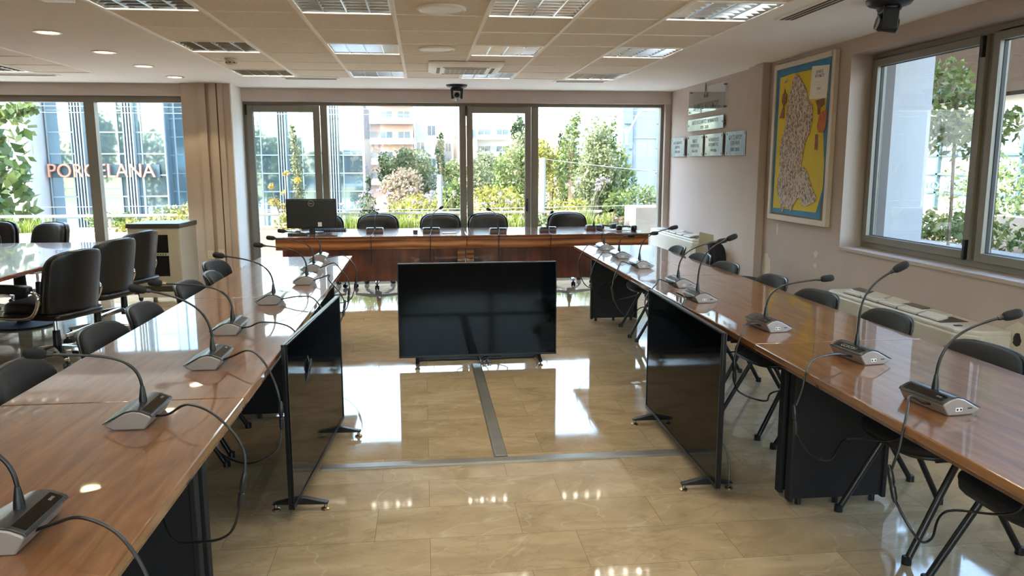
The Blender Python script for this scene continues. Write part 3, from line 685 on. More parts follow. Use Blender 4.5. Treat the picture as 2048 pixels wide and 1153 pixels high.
# ---------------------------------------------------------------- conference microphones
# local frame: user side is -x, inner side +x, body .20 long along y
def mic_unit(label, loc, rz, head, cable, led, mark):
    r = thing('conference_microphone', label, 'microphone', loc, rz, 'grey gooseneck conference microphones')
    prof = [(-.075, .016), (-.045, 0), (.045, 0), (.066, .036), (.062, .042), (.035, .054), (.012, .058), (-.012, .052)]
    b = MB(); b.prism(prof, -.1, .1, 'y'); body = b.build('body', 'rosy_silver', r, bevel=.004)
    t = MB(); t.prism([(-.078, .018), (-.012, .0535), (.012, .0595), (.036, .0555), (.064, .0425), (.069, .037), (.070, .039), (.066, .046), (.037, .0585), (.012, .0625), (-.013, .0565), (-.079, .0205)], -.098, .098, 'y')
    top = t.build('top_cover', 'graphite_top', r, bevel=.001)
    p = MB().add([(.036, -.085, .0592), (.036, .085, .0592), (.064, .085, .0475), (.064, -.085, .0475)], [(0, 1, 2, 3)])
    p.build('label_panel', 'black_gloss', top)
    T = face((.0505, 0, .0542), (0, 1, 0), (-.92, 0, .39))
    if mark == 'R1': text('lettering', 'GONSIN', .024, 'letter_grey', top, T, .0003)
    else: text('lettering', '0840', .011, 'letter_grey', top, face((.0505, .06, .0542), (0, 1, 0), (-.92, 0, .39)), .0003)
    jk = MB().b2(-.005, .02, .0995, .1012, .014, .026).build('jack_plate', 'paper_white', r)
    for x in (.001, .014): MB().lathe([(.0035, 0), (.0035, .001)], 12, Matrix.Translation((x, .1013, .02)) @ Matrix.Rotation(-PI / 2, 4, 'X')).build('jack', 'black_plastic', jk)
    MB().b2(-.042, -.026, .0995, .1012, .02, .024).build('slot', 'black_plastic', r)
    nx = .012
    n = MB().lathe([(.0125, .056), (.012, .07), (.0085, .095), (.006, .11)], 14, Matrix.Translation((nx, 0, 0))); neck = n.build('neck_collar', 'black_plastic', r, smooth=50)
    h = Vector(head); d = Vector((-1, 0, .12)) if h.x < 0 else Vector((1, 0, 0))
    h0 = Vector((nx, 0, .10)); dist = (h - h0).length
    end_d = Vector((h.x - nx, h.y, (h.z - .14) * .35)).normalized()
    tip = h - end_d * .035
    p1 = h0 + Vector((0, 0, dist * .38)); p2 = tip - end_d * dist * .42
    path = []
    for k in range(25):
        q = k / 24; path.append(h0 * (1 - q) ** 3 + p1 * 3 * q * (1 - q) ** 2 + p2 * 3 * q * q * (1 - q) + tip * q ** 3)
    g = MB().tube(path, [.0052 if k < 9 else .0042 if k < 20 else .0046 for k in range(25)], 8); gn = g.build('gooseneck', 'black_tube', r, smooth=60)
    Th = end_d.to_track_quat('Z', 'Y').to_matrix().to_4x4(); Th.translation = tip
    MB().lathe([(.0065, -.012), (.0085, 0), (.0085, .008)], 14, Th).build('collar_ring', 'brass' if led else 'black_plastic', gn, smooth=50)
    MB().lathe([(.009, .004), (.0145, .012), (.0165, .025), (.0165, .052), (.0135, .063), (.006, .068), (.001, .069)], 16, Th).build('windscreen', 'black_fabric', gn, smooth=60)
    if cable:
        pts, conn = cable
        cb = MB().tube(bez(pts, 8), .0042, 6).build('cable', 'cable_black', r, smooth=60)
        if conn:
            P = bez(pts, 8); i = int(conn * (len(P) - 1)); a, c = P[i], P[min(i + 4, len(P) - 1)]
            dd = (c - a).normalized(); a2 = a - dd * .03; Tc = dd.to_track_quat('Z', 'Y').to_matrix().to_4x4(); Tc.translation = a2
            MB().lathe([(.005, 0), (.008, .01), (.0095, .03), (.0095, .055), (.007, .058), (.007, .066), (.0095, .068), (.009, .1), (.005, .115)], 12, Tc).build('cable_connector', 'black_plastic', cb, smooth=40)
    return r
def loop(side_gap, drop, back, seed):
    R = random.Random(seed); j = lambda a: R.uniform(-a, a)
    e = side_gap
    pts = [(.052, -.03, .02), (.1, -.045, .035 + j(.008)), (.17, -.07, .055 + j(.015)), (e - .01, -.11, .035), (e + .06 + j(.02), -.15, -.06), (e + .075 + j(.02), -.18 + j(.03), -drop * .5),
           (e + .03 + j(.02), -.2 + j(.05), -drop * .85), (e - .08, -.16 + j(.05), -drop), (e - .22 - j(.03), -.06, -drop * .93 + j(.03)), (e - .33, back, -drop * .72), (e - .36, back + .05, -.06)]
    return pts, .48
nth = ['nearest the camera', 'second from the camera', 'third from the camera', 'fourth from the camera', 'fifth from the camera', 'sixth from the camera', 'seventh from the camera', 'at the far end']
# left row: users on the left (-x)
Lm = [(-.90, 1.70, .35, 0, (-.30, 0, .24)), (-.905, 2.475, .36, 0, (-.27, -.05, .235)), (-.87, 3.165, .36, 0, (-.245, -.04, .32)), (-.94, 3.80, .33, 1, (-.32, -.04, .25)), (-.895, 4.60, .3, 0, (-.275, -.04, .285)),
      (-.81, 5.335, .3, 0, (-.285, -.06, .27)), (-.85, 5.97, .32, 0, (-.285, -.06, .258)), (-.88, 6.61, .34, 0, (-.285, -.08, .258))]
for k, (x, y, dr, led, hd) in enumerate(Lm):
    mic_unit('grey gooseneck microphone unit on the left-hand table, %s' % nth[k], (x, y, TZ), 0, hd, loop(-.63 - x, dr, .25 if k < 7 else .05, k), led, k)
# right row: users on the right (+x) -> turned half round
Rm = [(1.685, 2.305, .37, 0, (.215, -.03, .31)), (1.775, 2.93, .35, 0, (.135, -.03, .385)), (1.665, 3.55, .3, 0, (.265, -.05, .25)), (1.61, 4.355, .33, 0, (.165, -.05, .375)), (1.675, 4.90, .33, 0, (.26, -.05, .30)),
      (1.68, 5.85, .35, 0, (.24, -.05, .31)), (1.68, 6.49, .36, 0, (.28, -.06, .21)), (1.69, 7.10, .34, 0, (.235, -.05, .135))]
for k, (x, y, dr, led, hd) in enumerate(Rm):
    rz = PI + .12 * (1 if k < 3 else .3)
    v = Matrix.Rotation(-rz, 3, 'Z') @ Vector(hd)
    pts, cn = loop(x - 1.465, dr, -.25 if k < 7 else -.05, 40 + k)
    pts = [(p[0], -p[1], p[2]) for p in pts]
    mic_unit('grey gooseneck microphone unit on the right-hand table, %s' % nth[k], (x, y, TZ), rz, tuple(v), (pts, cn), led, 'R%d' % k)
# head desk: users behind the desk (+y): turn -x to +y
Fm = [(-.575, 9.24, (.02, .14, .22)), (.085, 9.16, (.125, .13, .285)), (.86, 9.0, (-.10, .1, .27)), (1.46, 9.1, (.07, .1, .225)), (2.06, 9.28, (.245, .1, .23))]
fn_ = ['leftmost on the rosewood desk, near the monitor', 'left of the joint on the rosewood desk', 'right of the joint on the rosewood desk', 'second from the right end of the rosewood desk', 'nearest the right end of the rosewood desk, by the headset pile']
for k, (x, y, hd) in enumerate(Fm):
    rz = -PI / 2; v = Matrix.Rotation(-rz, 3, 'Z') @ Vector(hd); e = y - 8.75
    pts = [(.052, -.0, .03), (.09, .005, .05), (.14, .0, .03), (.2, -.01, .006), (e - .05, -.015, .006), (e + .004, -.015, .004), (e + .012, -.015, -.03), (e + .012, -.017, -.15), (e + .01, -.02, -.27), (e - .02, -.03, -.33)]
    if k in (1, 2): pts = pts[:-2] + [(e + .012, -.02, -.26), (e + .012, 0, -.31), (e + .012, .02, -.26), (e + .01, .015, -.15)]
    mic_unit('grey gooseneck microphone unit %s' % fn_[k], (x, y, TZ), rz, tuple(v), (pts, None), 0, k)

# ---------------------------------------------------------------- televisions
def tv(label, loc, rz, cable=False):
    r = thing('television', label, 'television', loc, rz, 'black flat televisions standing on the floor')   # screen faces -y, width along x
    W, z0, z1 = 1.23, .062, .80
    MB().b2(-W / 2, W / 2, 0, .018, z0, z1).build('back_panel', 'tv_frame', r, bevel=.003)
    MB().b2(-W / 2 + .2, W / 2 - .2, .018, .06, z0 + .03, z0 + .42).build('electronics_case', 'black_plastic', r, bevel=.01)
    f = MB(); b = .007
    f.b2(-W / 2, -W / 2 + b, -.008, 0, z0, z1); f.b2(W / 2 - b, W / 2, -.008, 0, z0, z1); f.b2(-W / 2, W / 2, -.008, 0, z1 - b, z1); f.b2(-W / 2, W / 2, -.008, 0, z0, z0 + .016)
    f.build('bezel', 'tv_frame', r, bevel=.001)
    MB().b2(-W / 2 + b, W / 2 - b, -.004, 0, z0 + .016, z1 - b).build('screen', 'tv_screen', r)
    for s in (-1, 1):
        x = s * .475
        ft = MB(); ft.prism([(-.125, .028), (.125, .028), (.125, .034), (.02, .062), (-.02, .062), (-.125, .038)], x - .014, x + .014, 'x'); ft.b2(x - .016, x + .016, -.008, .03, .04, z0 + .004)
        foot = ft.build('foot', 'black_plastic', r, bevel=.003)
        for y in (-.112, .112):
            MB().lathe([(.02, 0), (.02, .006), (.008, .012), (.006, .03)], 16, Matrix.Translation((x, y, 0))).build('foot_pad', 'brass', foot, smooth=40)
    if cable:
        MB().tube(bez([(.42, .03, .25), (.46, .075, .2), (.47, .085, .1), (.44, .07, .04), (.41, .06, .09), (.40, .05, .16)], 8), .004, 6).build('power_cable', 'cable_black', r, smooth=60)
    return r
tv('wide black television facing the camera in the middle of the floor', (.405, 5.90, 0), 0)
tv('black television standing along the left-hand table, seen from its edge', (-.545, 3.87, 0), PI / 2 - .075, True)
t3 = tv('black television standing along the right-hand table, seen at a slant', (1.335, 3.87, 0), -PI / 2 - .02, False)
MB().tube(bez([(.44, .05, .24), (.47, .09, .2), (.5, .1, .1), (.52, .09, .02)], 8), .004, 6).build('power_cable', 'cable_black', t3, smooth=60)
bn = MB()
for k in range(6):
    a = random.uniform(.2, .5); bn.tube(bez([(.4 + .02 * k, 5.86, .012), (.30 + a * .5, 5.95 + .02 * k, .02), (.12 + a * 1.2, 6.02, .03), (.25 + .08 * k, 6.04, .08), (.3 + .05 * k, 5.97, .16)], 6), .004, 6)
tag(bn.build('cable_bundle', 'cable_black', smooth=60), 'tangle of black cables on the floor under the middle television', 'cable')
ps = thing('power_strip', 'black power strip lying on the floor under the middle television', 'power strip', (.42, 6.06, 0))
MB().b2(-.5, .5, -.03, .03, 0, .045).build('case', 'black_plastic', ps, bevel=.005)
for k in range(6): MB().lathe([(.018, 0), (.018, .003), (.013, .003)], 16, Matrix.Translation((-.35 + .14 * k, 0, .045))).build('outlet', 'black_matte', ps)
# floor trunking
tag(MB().prism([(-.038, 0), (.038, 0), (.03, .011), (-.03, .011)], 3.92, 5.86, 'y', Matrix.Translation((.385, 0, 0))).build('cable_trunking', 'trunk_metal', bevel=.002), 'grey metal floor cable cover running towards the middle television', 'cable cover')
tag(MB().prism([(3.83, 0), (3.905, 0), (3.897, .012), (3.838, .012)], -.55, 1.36, 'x').build('cable_trunking', 'trunk_metal', bevel=.002), 'grey metal floor cable cover running across between the two side televisions', 'cable cover')
for x, y, s in ((1.483, 5.215, .045), (1.56, 5.24, .03)):
    tag(MB().box((x, y, .003), (s * 1.4, s, .002), rz=.3).build('paper_scrap', 'paper_white'), 'torn white paper scrap on the floor%s' % (', the larger one' if s > .04 else ' beside the right television, the smaller one'), 'paper')

# ---------------------------------------------------------------- things on the head desk
mo = thing('computer_monitor', 'black computer monitor seen from behind on the left end of the desk', 'monitor', (-1.31, 9.32, TZ), .02)
MB().b2(-.29, .29, 0, .022, .055, .40).build('case', 'dell_grey', mo, bevel=.006)
MB().prism([(-.27, .065), (.27, .065), (.27, .385), (-.27, .385)], -.012, .0, 'y').build('rear_cover', 'dell_grey', mo, bevel=.005)
MB().b2(-.28, .28, .0215, .024, .07, .39).build('screen', 'tv_screen', mo)
MB().b2(-.035, .035, .0, .02, .004, .12).build('stand_neck', 'black_plastic', mo, bevel=.004)
MB().cushion((0, .02, .006), (.13, .095, .006), .4, .5).build('stand_base', 'black_plastic', mo, smooth=50)
lg = MB(); lg.lathe([(.034, -.0005), (.034, .0012), (.0305, .0012), (.0305, -.0005)], 32, face((0, -.0125, .345), (1, 0, 0), (0, 0, 1)), False); lgo = lg.build('logo_ring', 'logo_grey', mo)
text('logo_text', 'DELL', .021, 'logo_grey', lgo, face((0, -.0128, .345), (1, 0, 0), (0, 0, 1)), .0006)
MB().b2(.07, .115, -.0135, -.011, .075, .125).build('sticker', 'paper_white', mo)
kb = thing('keyboard', 'black computer keyboard behind the monitor foot', 'keyboard', (-1.16, 9.55, TZ), 0)
MB().prism([(-.075, 0), (.075, 0), (.075, .022), (-.075, .012)], -.225, .225, 'x').build('base', 'black_plastic', kb, bevel=.003)
k_ = MB()
for i in range(15):
    for j in range(5): k_.box((-.205 + i * .0293, -.055 + j * .0265, .0185 + j * .0018), (.022, .02, .008))
k_.build('keys', 'black_matte', kb)
mz = thing('computer_mouse', 'small black computer mouse left of the monitor foot', 'mouse', (-1.47, 9.28, TZ), .4)
MB().cushion((0, 0, .016), (.03, .052, .018), .7, .8).build('body', 'black_plastic', mz, smooth=60); MB().cushion((0, .03, .033), (.003, .01, .004)).build('wheel', 'chair_shell', mz, smooth=60)
cr = thing('document_tray', 'black flat device with paper at the foot of the monitor', 'device', (-1.45, 9.08, TZ), .1)
MB().b2(-.1, .12, -.05, .06, 0, .02).build('case', 'black_plastic', cr, bevel=.004); MB().b2(-.05, .1, -.03, .05, .02, .024).build('paper', 'paper_white', cr)
tag(MB().box((-.10, 9.13, TZ + .017), (.055, .02, .034)).build('name_block', 'black_plastic', bevel=.003), 'small dark block standing alone between two desk microphones', 'block')
tag(MB().box((.29, 9.03, TZ + .006), (.16, .1, .012), rz=.1).build('note_pad', 'paper_white', bevel=.002), 'small pale notepad on the desk beside a microphone', 'notepad')
for k, (x, y, rz, lab) in enumerate(((2.24, 9.36, .3, 'black over-ear headset lying at the back of the headset pile'), (2.43, 9.12, -.2, 'black over-ear headset lying in front near the desk end'))):
    hs = thing('headset', lab, 'headset', (x, y, TZ), rz, 'headsets on the desk end')
    MB().tube(bez([(-.095, 0, .02), (-.085, .09, .03), (0, .14, .04), (.085, .09, .03), (.095, 0, .02)], 8), .011, 8).build('headband', 'black_plastic', hs, smooth=60)
    for s in (-1, 1):
        e = MB().cushion((s * .095, -.01, .034), (.03, .046, .034), .6, .8).build('ear_cup', 'black_plastic', hs, smooth=60)
        MB().cushion((s * .066, -.01, .034), (.014, .04, .03), .6, .8).build('ear_pad', 'leather', e, smooth=60)
    MB().tube(bez([(-.1, -.05, .03), (-.15, -.1, .01), (-.22, -.02, .008), (-.3, .03, .008)], 8), .003, 6).build('cord', 'cable_black', hs)
tag(MB().box((2.33, 9.22, TZ + .003), (.34, .26, .005), rz=.15).build('paper_sheet', 'paper_white'), 'white paper sheet under the headsets on the desk', 'paper')

# ---------------------------------------------------------------- equipment cabinet
rk = thing('equipment_cabinet', 'cream equipment cabinet with dark glass door beside the column', 'cabinet', (-3.0, 9.33, 0), -.06)
MB().b2(-.285, .285, -.27, .27, .185, .845).build('body', 'rack_cream', rk, bevel=.006)
MB().b2(-.295, .295, -.285, .28, .845, .895).build('top', 'rack_top', rk, bevel=.004)
dr = MB(); frame = .05
dr.b2(-.275, -.19, -.285, -.27, .2, .83); dr.b2(.16, .275, -.285, -.27, .2, .83); dr.b2(-.19, .16, -.285, -.27, .77, .83); dr.b2(-.19, .16, -.285, -.27, .2, .30)
d_ = dr.build('door', 'rack_cream', rk, bevel=.003)
MB().b2(-.19, .16, -.278, -.272, .30, .77).build('door_glass', 'rack_glass', d_)
e = MB().b2(-.19, .16, -.29, -.276, .535, .565).build('switch_strip', 'rack_cream', rk)
for k in range(6): MB().b2(-.02 + k * .028, -.008 + k * .028, -.292, -.289, .543, .557).build('switch', 'black_plastic', e)
MB().lathe([(.018, 0), (.018, .004), (.013, .004), (.013, 0)], 18, Matrix.Translation((-.04, -.28, .42)) @ Matrix.Rotation(PI / 2, 4, 'X'), False).build('lock_ring', 'steel', d_)
MB().b2(-.27, .27, -.25, .25, .09, .185).build('plinth', 'grille_dark', rk)
MB().b2(-.2, .22, -.29, -.26, .06, .12).build('power_strip', 'offwhite_plastic', rk, bevel=.004)
for sx in (-1, 1):
    for sy in (-1, 1): MB().lathe([(.02, -.012), (.036, -.012), (.04, 0), (.036, .012), (.02, .012)], 16, Matrix.Translation((sx * .22, sy * .2, .042)) @ Matrix.Rotation(PI / 2, 4, 'Y')).b2(sx * .22 - .02, sx * .22 + .02, sy * .2 - .02, sy * .2 + .02, .06, .095).build('caster', 'black_plastic', rk, smooth=40)
for k, (x, z, lab) in enumerate(((-2.59, .46, 'white double wall socket in the left groove of the column'), (-2.465, .475, 'white blank socket plate in the middle groove of the column'), (-2.462, .375, 'white round-hole wall socket low on the column'))):
    s = thing('wall_socket', lab, 'socket', (x, 9.74, z), 0, 'sockets on the grooved column')
    MB().b2(-.035, .035, -.008, .0, -.05, .05).build('plate', 'socket_white', s, bevel=.003)
    if k == 0:
        for sx in (-1, 1):
            for sz in (-1, 1): MB().b2(sx * .014 - .009, sx * .014 + .009, -.01, -.0075, sz * .02 - .012, sz * .02 + .012).build('outlet', 'cream_card', s)
    else: MB().lathe([(.018, 0), (.018, .002), (.012, .002)], 20, Matrix.Translation((0, -.008, 0)) @ Matrix.Rotation(PI / 2, 4, 'X')).build('outlet', 'cream_card' if k == 1 else 'steel', s)

# ---------------------------------------------------------------- right wall: fan coils, cardboard, plaques, poster
def fan_coil(name, label, y0, y1, D, H, broken):
    r = thing(name, label, 'heater', (WX, (y0 + y1) / 2, 0), 0, 'cream fan coil units on the right wall'); L = (y1 - y0) / 2
    m = MB(); ch = .05
    m.prism([(-D, -L), (-D + .0, L - .0), (0, L), (0, -L)][::-1] if False else [(0, -L), (0, L), (-D + ch, L), (-D, L - ch), (-D, -L + ch * 2.2), (-D + ch * 2.2, -L)], .09, H - .025, 'z')
    m.build('casing', 'offwhite_plastic', r, bevel=.012)
    t = MB(); t.prism([(-.002, -L + .004), (-.002, L - .004), (-D + ch, L - .004), (-D + .006, L - ch), (-D + .006, -L + ch * 2.2), (-D + ch * 2.2, -L + .006)], H - .03, H, 'z'); t.build('top_panel', 'offwhite_plastic', r, bevel=.01)
    MB().b2(-D * .72 - .045, -D * .40 + .045, -L + .27, L - .2, H - .001, H + .002).build('vent_recess', 'grille_dark', r)
    for row, xx in enumerate((-D * .72, -D * .40)):
        n = 5
        for k in range(n):
            yy = -L + .30 + (k + .5) * (2 * L - .5) / n + (.09 if row else 0)
            R = random.Random(k * 7 + row); tilt = R.uniform(.0, .3) if broken else .08
            MB().box((xx, yy, H + .012), (.078, (2 * L - .5) / n - .03, .02), ry=-tilt).build('vent_flap', 'offwhite_plastic' if not (row and k in (1, 4)) else 'steel', r, bevel=.005)
    MB().b2(-D + .06, -D + .10, -L + .16, -L + .19, H, H + .004).build('knob_slot', 'grille_dark', r)
    MB().b2(-D + .02, -.0, -L + .05, L - .05, 0, .09).build('plinth', 'grille_dark', r)
    return r
fan_coil('fan_coil_unit', 'cream fan coil unit with uneven vent flaps under the right window', 3.97, 5.54, .29, .60, True)
fan_coil('fan_coil_unit', 'cream fan coil unit in the far right corner with a folded card at its end', 8.42, 10.22, .29, .69, True)
bx = thing('cardboard_box', 'open cream cardboard box with a raised flap at the end of the corner fan coil', 'box', (3.14, 8.22, .0), .0)
b = MB(); b.b2(-.16, .16, -.008, .0, .0, .62); b.b2(-.16, .16, .17, .178, 0, .62); b.b2(-.165, -.157, 0, .17, 0, .62); b.b2(.152, .16, 0, .17, 0, .62); b.build('carton', 'cream_card', bx)
MB().box((-.03, .05, .70), (.17, .006, .17), ry=.22, rx=-.35).build('flap', 'cream_card', bx)
# acrylic plaques
def plaque(label, y0, y1, z0, z1, lines, clear=False, emblem=False):
    r = thing('plaque', label, 'plaque', (WX - .03, (y0 + y1) / 2, (z0 + z1) / 2), 0, 'acrylic plaques on the right wall'); h = (y1 - y0) / 2; v = (z1 - z0) / 2
    MB().b2(-.004, .003, -h, h, -v, v).build('sheet', 'acrylic' if clear else 'acrylic_plate', r, bevel=.001)
    for sy in (-1, 1):
        for sz in ((-1, 1) if v > .08 else (0,)):
            MB().lathe([(.011, -.03), (.011, .008), (.008, .011)], 14, Matrix.Translation((0, sy * (h - .035), sz * (v - .025))) @ Matrix.Rotation(-PI / 2, 4, 'Y')).build('standoff', 'steel', r, smooth=40)
    for (s, zc, size) in lines:
        text('lettering', s, size, 'ink', r, face((-.0048, 0, zc), (0, -1, 0), (0, 0, 1)), .0004)
    if emblem:
        e = MB(); Z = .075
        e.prism([(-.05, -.05 + Z), (-.008, -.05 + Z), (-.03, .0 + Z)], -.006, -.0045, 'x'); e.prism([(.012, -.05 + Z), (.06, -.05 + Z), (.035, .01 + Z)], -.006, -.0045, 'x')
        for s in (-1, 1): e.prism([(s * .012 + .005 + .018 * math.cos(a) * .7, Z + .06 + .055 * math.sin(a)) for a in [2 * PI * k / 16 for k in range(16)]], -.006, -.0045, 'x')
        e.build('emblem', 'ink', r)
plaque('largest clear plaque with an emblem, topmost on the right wall', 8.355, 9.53, 2.145, 2.435, [('ΔΗΜΟΣ ΨΥΧΙΚΟΥ', -.075, .095)], True, True)
plaque('long plaque in the second row on the right wall', 8.378, 9.54, 1.94, 2.08, [('ΔΙΑΤΕΛΕΣΑΝΤΕΣ ΔΗΜΑΡΧΟΙ', .025, .062), ('1925 - 2010', -.04, .055)])
plaque('small plaque closest to the window corner in the bottom row', 9.64, 10.17, 1.637, 1.876, [('ΑΛΕΞΑΝΔΡΟΣ', .055, .05), ('ΚΑΡΡΑΣ', 0, .05), ('1925-1934', -.06, .045)])
plaque('second small plaque from the window corner in the bottom row', 8.99, 9.525, 1.637, 1.884, [('ΝΙΚΟΣ', .055, .055), ('ΛΥΜΠΕΡΗΣ', 0, .055), ('1964-1974', -.065, .045)])
plaque('third small plaque from the window corner in the bottom row', 8.372, 8.91, 1.637, 1.884, [('ΑΘΑΝΑΣΙΟΣ', .055, .055), ('ΑΡΒΑΝΙΤΗΣ', 0, .055), ('1999-2006', -.065, .045)])
plaque('small plaque nearest the wall pilaster in the bottom row', 7.755, 8.288, 1.635, 1.885, [('ΚΑΤΣΑΡΟΥ', .06, .065), ('ΕΙΡΗΝΗ', 0, .065), ('2007-2010', -.065, .055)])
# poster board; u runs along the wall away from the camera's right (y from 7.15 down to 6.05)
pb = thing('poster_board', 'framed yellow poster with a paper collage map on the right wall', 'poster', (WX - .03, 0, 0), 0)
by0, by1, bz0, bz1 = 6.05, 7.145, 1.026, 2.452
f = MB(); fw_ = .05
f.b2(-.012, .029, by0, by0 + fw_, bz0, bz1); f.b2(-.012, .029, by1 - fw_, by1, bz0, bz1); f.b2(-.012, .029, by0 + fw_, by1 - fw_, bz1 - fw_, bz1); f.b2(-.012, .029, by0 + fw_, by1 - fw_, bz0, bz0 + fw_)
f.build('frame', 'board_frame', pb, bevel=.004)
MB().b2(.004, .028, by0 + fw_, by1 - fw_, bz0 + fw_, bz1 - fw_).build('board', 'cork', pb)
def sheet(name, mat, uv, depth, parent=pb, th=.0012):
    """Cut sheet: uv with u from the far (left in view) edge, v from the top, both 0..1 of the board inside its frame."""
    W, Hh = by1 - by0 - 2 * fw_, bz1 - bz0 - 2 * fw_
    pts = [(by1 - fw_ - u * W, bz1 - fw_ - v * Hh) for u, v in uv]
    return MB().prism(pts, depth - th, depth, 'x').build(name, mat, parent)
sheet('blue_border', 'blue_paper', [(0, 0), (.98, 0), (.985, .12), (.97, .5), (.97, .82), (.93, .9), (.93, .995), (.0, .985)], .004)
sheet('yellow_sheet', 'yellow_paper', [(.06, .055), (.3, .045), (.62, .05), (.94, .05), (.94, .2), (.90, .42), (.93, .56), (.955, .66), (.95, .8), (.86, .955), (.5, .955), (.04, .955), (.05, .5)], .0025)
outline = [(.36, .052), (.43, .07), (.5, .115), (.575, .165), (.62, .23), (.70, .275), (.72, .34), (.68, .46), (.64, .475), (.60, .525), (.575, .59), (.56, .665), (.50, .655), (.50, .675), (.60, .665), (.68, .70), (.74, .77), (.80, .82), (.86, .86), (.84, .885), (.70, .92), (.64, .925), (.55, .865), (.5, .885), (.45, .93), (.40, .975), (.37, .945), (.29, .94), (.24, .98), (.2, .93), (.15, .875), (.12, .84), (.11, .755), (.15, .715), (.14, .6), (.135, .52), (.16, .465), (.21, .41), (.23, .33), (.25, .22), (.28, .14)]
sheet('collage_map', 'paper_collage', outline, -.001, th=.003)
sheet('title_sheet', 'paper_white', [(.66, .03), (.95, .045), (.93, .245), (.64, .235)], -.001)
for k, (v, s) in enumerate(((.075, .035), (.10, .035), (.135, .02), (.155, .02), (.178, .028), (.205, .016))):
    W, Hh = by1 - by0 - 2 * fw_, bz1 - bz0 - 2 * fw_
    text('title_writing', ['ΔΗΜΟΣ', 'ΨΥΧΙΚΟΥ', '- - - - -', '- - -', '2010', '- - - -'][k], s, 'ink', pb, face((-.0024, by1 - fw_ - .795 * W, bz1 - fw_ - v * Hh), (0, -1, 0), (0, 0, 1)), .0003)
sheet('paper_figure', 'figure_brown', [(.09, .33), (.15, .25), (.12, .22), (.13, .17), (.16, .16), (.17, .13), (.185, .165), (.22, .18), (.22, .225), (.18, .25), (.18, .335)], -.001)
sheet('paper_figure', 'figure_brown', [(.75, .25), (.9, .24), (.9, .28), (.84, .3), (.84, .335), (.8, .34), (.79, .29)], -.001)
sheet('paper_figure', 'figure_orange', [(.83, .33), (.95, .31), (.95, .38), (.93, .44), (.9, .455), (.82, .45), (.8, .41)], -.001)
sheet('paper_figure', 'figure_brown', [(.78, .46), (.82, .46), (.83, .56), (.78, .555)], -.001)
sheet('paper_tag', 'cream_card', [(.15, .085), (.22, .07), (.225, .085), (.155, .1)], -.001)
# damaged plaster by the fan coil
dm = struct(thing('wall_right_damage', None, None))
def blob(n, mat, cy_, cz_, ry_, rz_, x, seed):
    R = random.Random(seed); return MB().prism([(cy_ + ry_ * math.cos(a) * R.uniform(.75, 1.15), cz_ + rz_ * math.sin(a) * R.uniform(.75, 1.15)) for a in [2 * PI * k / 18 for k in range(18)]], x, WX + .001, 'x').build(n, mat, dm)
blob('bare_patch', 'worn_plaster', 3.86, .56, .2, .11, WX - .0015, 3); blob('green_patch', 'green_plaster', 3.62, .57, .13, .08, WX - .001, 5); blob('pipe_hole', 'dark_hole', 3.93, .56, .035, .04, WX - .003, 8)
blob('scuff', 'worn_plaster', 7.0, .93, .02, .07, WX - .001, 9); blob('scuff', 'worn_plaster', 6.25, .78, .035, .03, WX - .001, 11); blob('scuff', 'worn_plaster', 6.25, .68, .03, .02, WX - .001, 12); blob('scuff', 'worn_plaster', 7.2, .56, .1, .12, WX - .001, 14)

# ---------------------------------------------------------------- outside: terrace
GZ = -4.6
struct(MB().b2(-80, 80, 13.6, 160, GZ - .3, GZ).b2(-80, LX - .3, -60, 13.6, GZ - .3, GZ).b2(WX + .3, 80, -60, 13.6, GZ - .3, GZ).build('street_ground', 'street'))
struct(MB().b2(-12, 6.5, FY + .25, 13.5, -.3, -.03).b2(-12, -2.83, 10.1, FY + .25, -.3, -.03).b2(WX + .28, 6.5, -3, FY + .25, -.3, -.03).build('terrace_floor', 'terrace_tile'))
pl = thing('planter', 'long pale concrete planter with shrubs outside the far windows', 'planter', (0, 0, 0))
MB().b2(-11.5, 3.35, 12.3, 12.4, -.03, .53).b2(-11.5, 3.35, 13.25, 13.4, -.03, .53).build('wall', 'planter_concrete', pl, bevel=.01)
MB().b2(-11.5, 3.35, 12.4, 13.25, .35, .46).build('earth', 'soil', pl)
tag(MB().b2(3.42, 4.1, 12.3, 13.0, -.03, .85).build('concrete_pier', 'pier_concrete', bevel=.01), 'square pale concrete block on the terrace at the right', 'block')
rl = thing('railing', 'white metal handrail running along the terrace planter', 'railing')
MB().b2(-11.5, 3.1, 13.28, 13.36, .70, .745).build('rail', 'rail_white', rl, bevel=.006)
for x in (-10.5, -8.7, -6.9, -5.1, -3.3, -1.5, .3, 1.7, 2.9): MB().b2(x - .02, x + .02, 13.3, 13.34, .5, .70).build('post', 'rail_white', rl)
def plant(name, label, blobs, mat, n, size, cat='shrub', group=None, asp=.5, seed=1, stems=None, updir=0, shell=.4):
    r = thing(name, label, cat, blobs[0][0], 0, group); o = Vector(blobs[0][0])
    m = MB(); tot = sum(b[1][0] * b[1][2] for b in blobs)
    for k, (c, rad) in enumerate(blobs):
        m.leaves(Vector(c) - o, rad, max(20, int(n * rad[0] * rad[2] / tot)), size, seed * 31 + k, shell, asp, updir)
    m.weld = False
    m.build('foliage', mat, r)
    if stems:
        s = MB()
        for p, q, rr in stems: s.tube([Vector(p) - o, (Vector(p) + Vector(q)) / 2 - o + Vector((.02, 0, 0)), Vector(q) - o], rr, 6)
        s.build('trunk', 'bark', r)
    return r
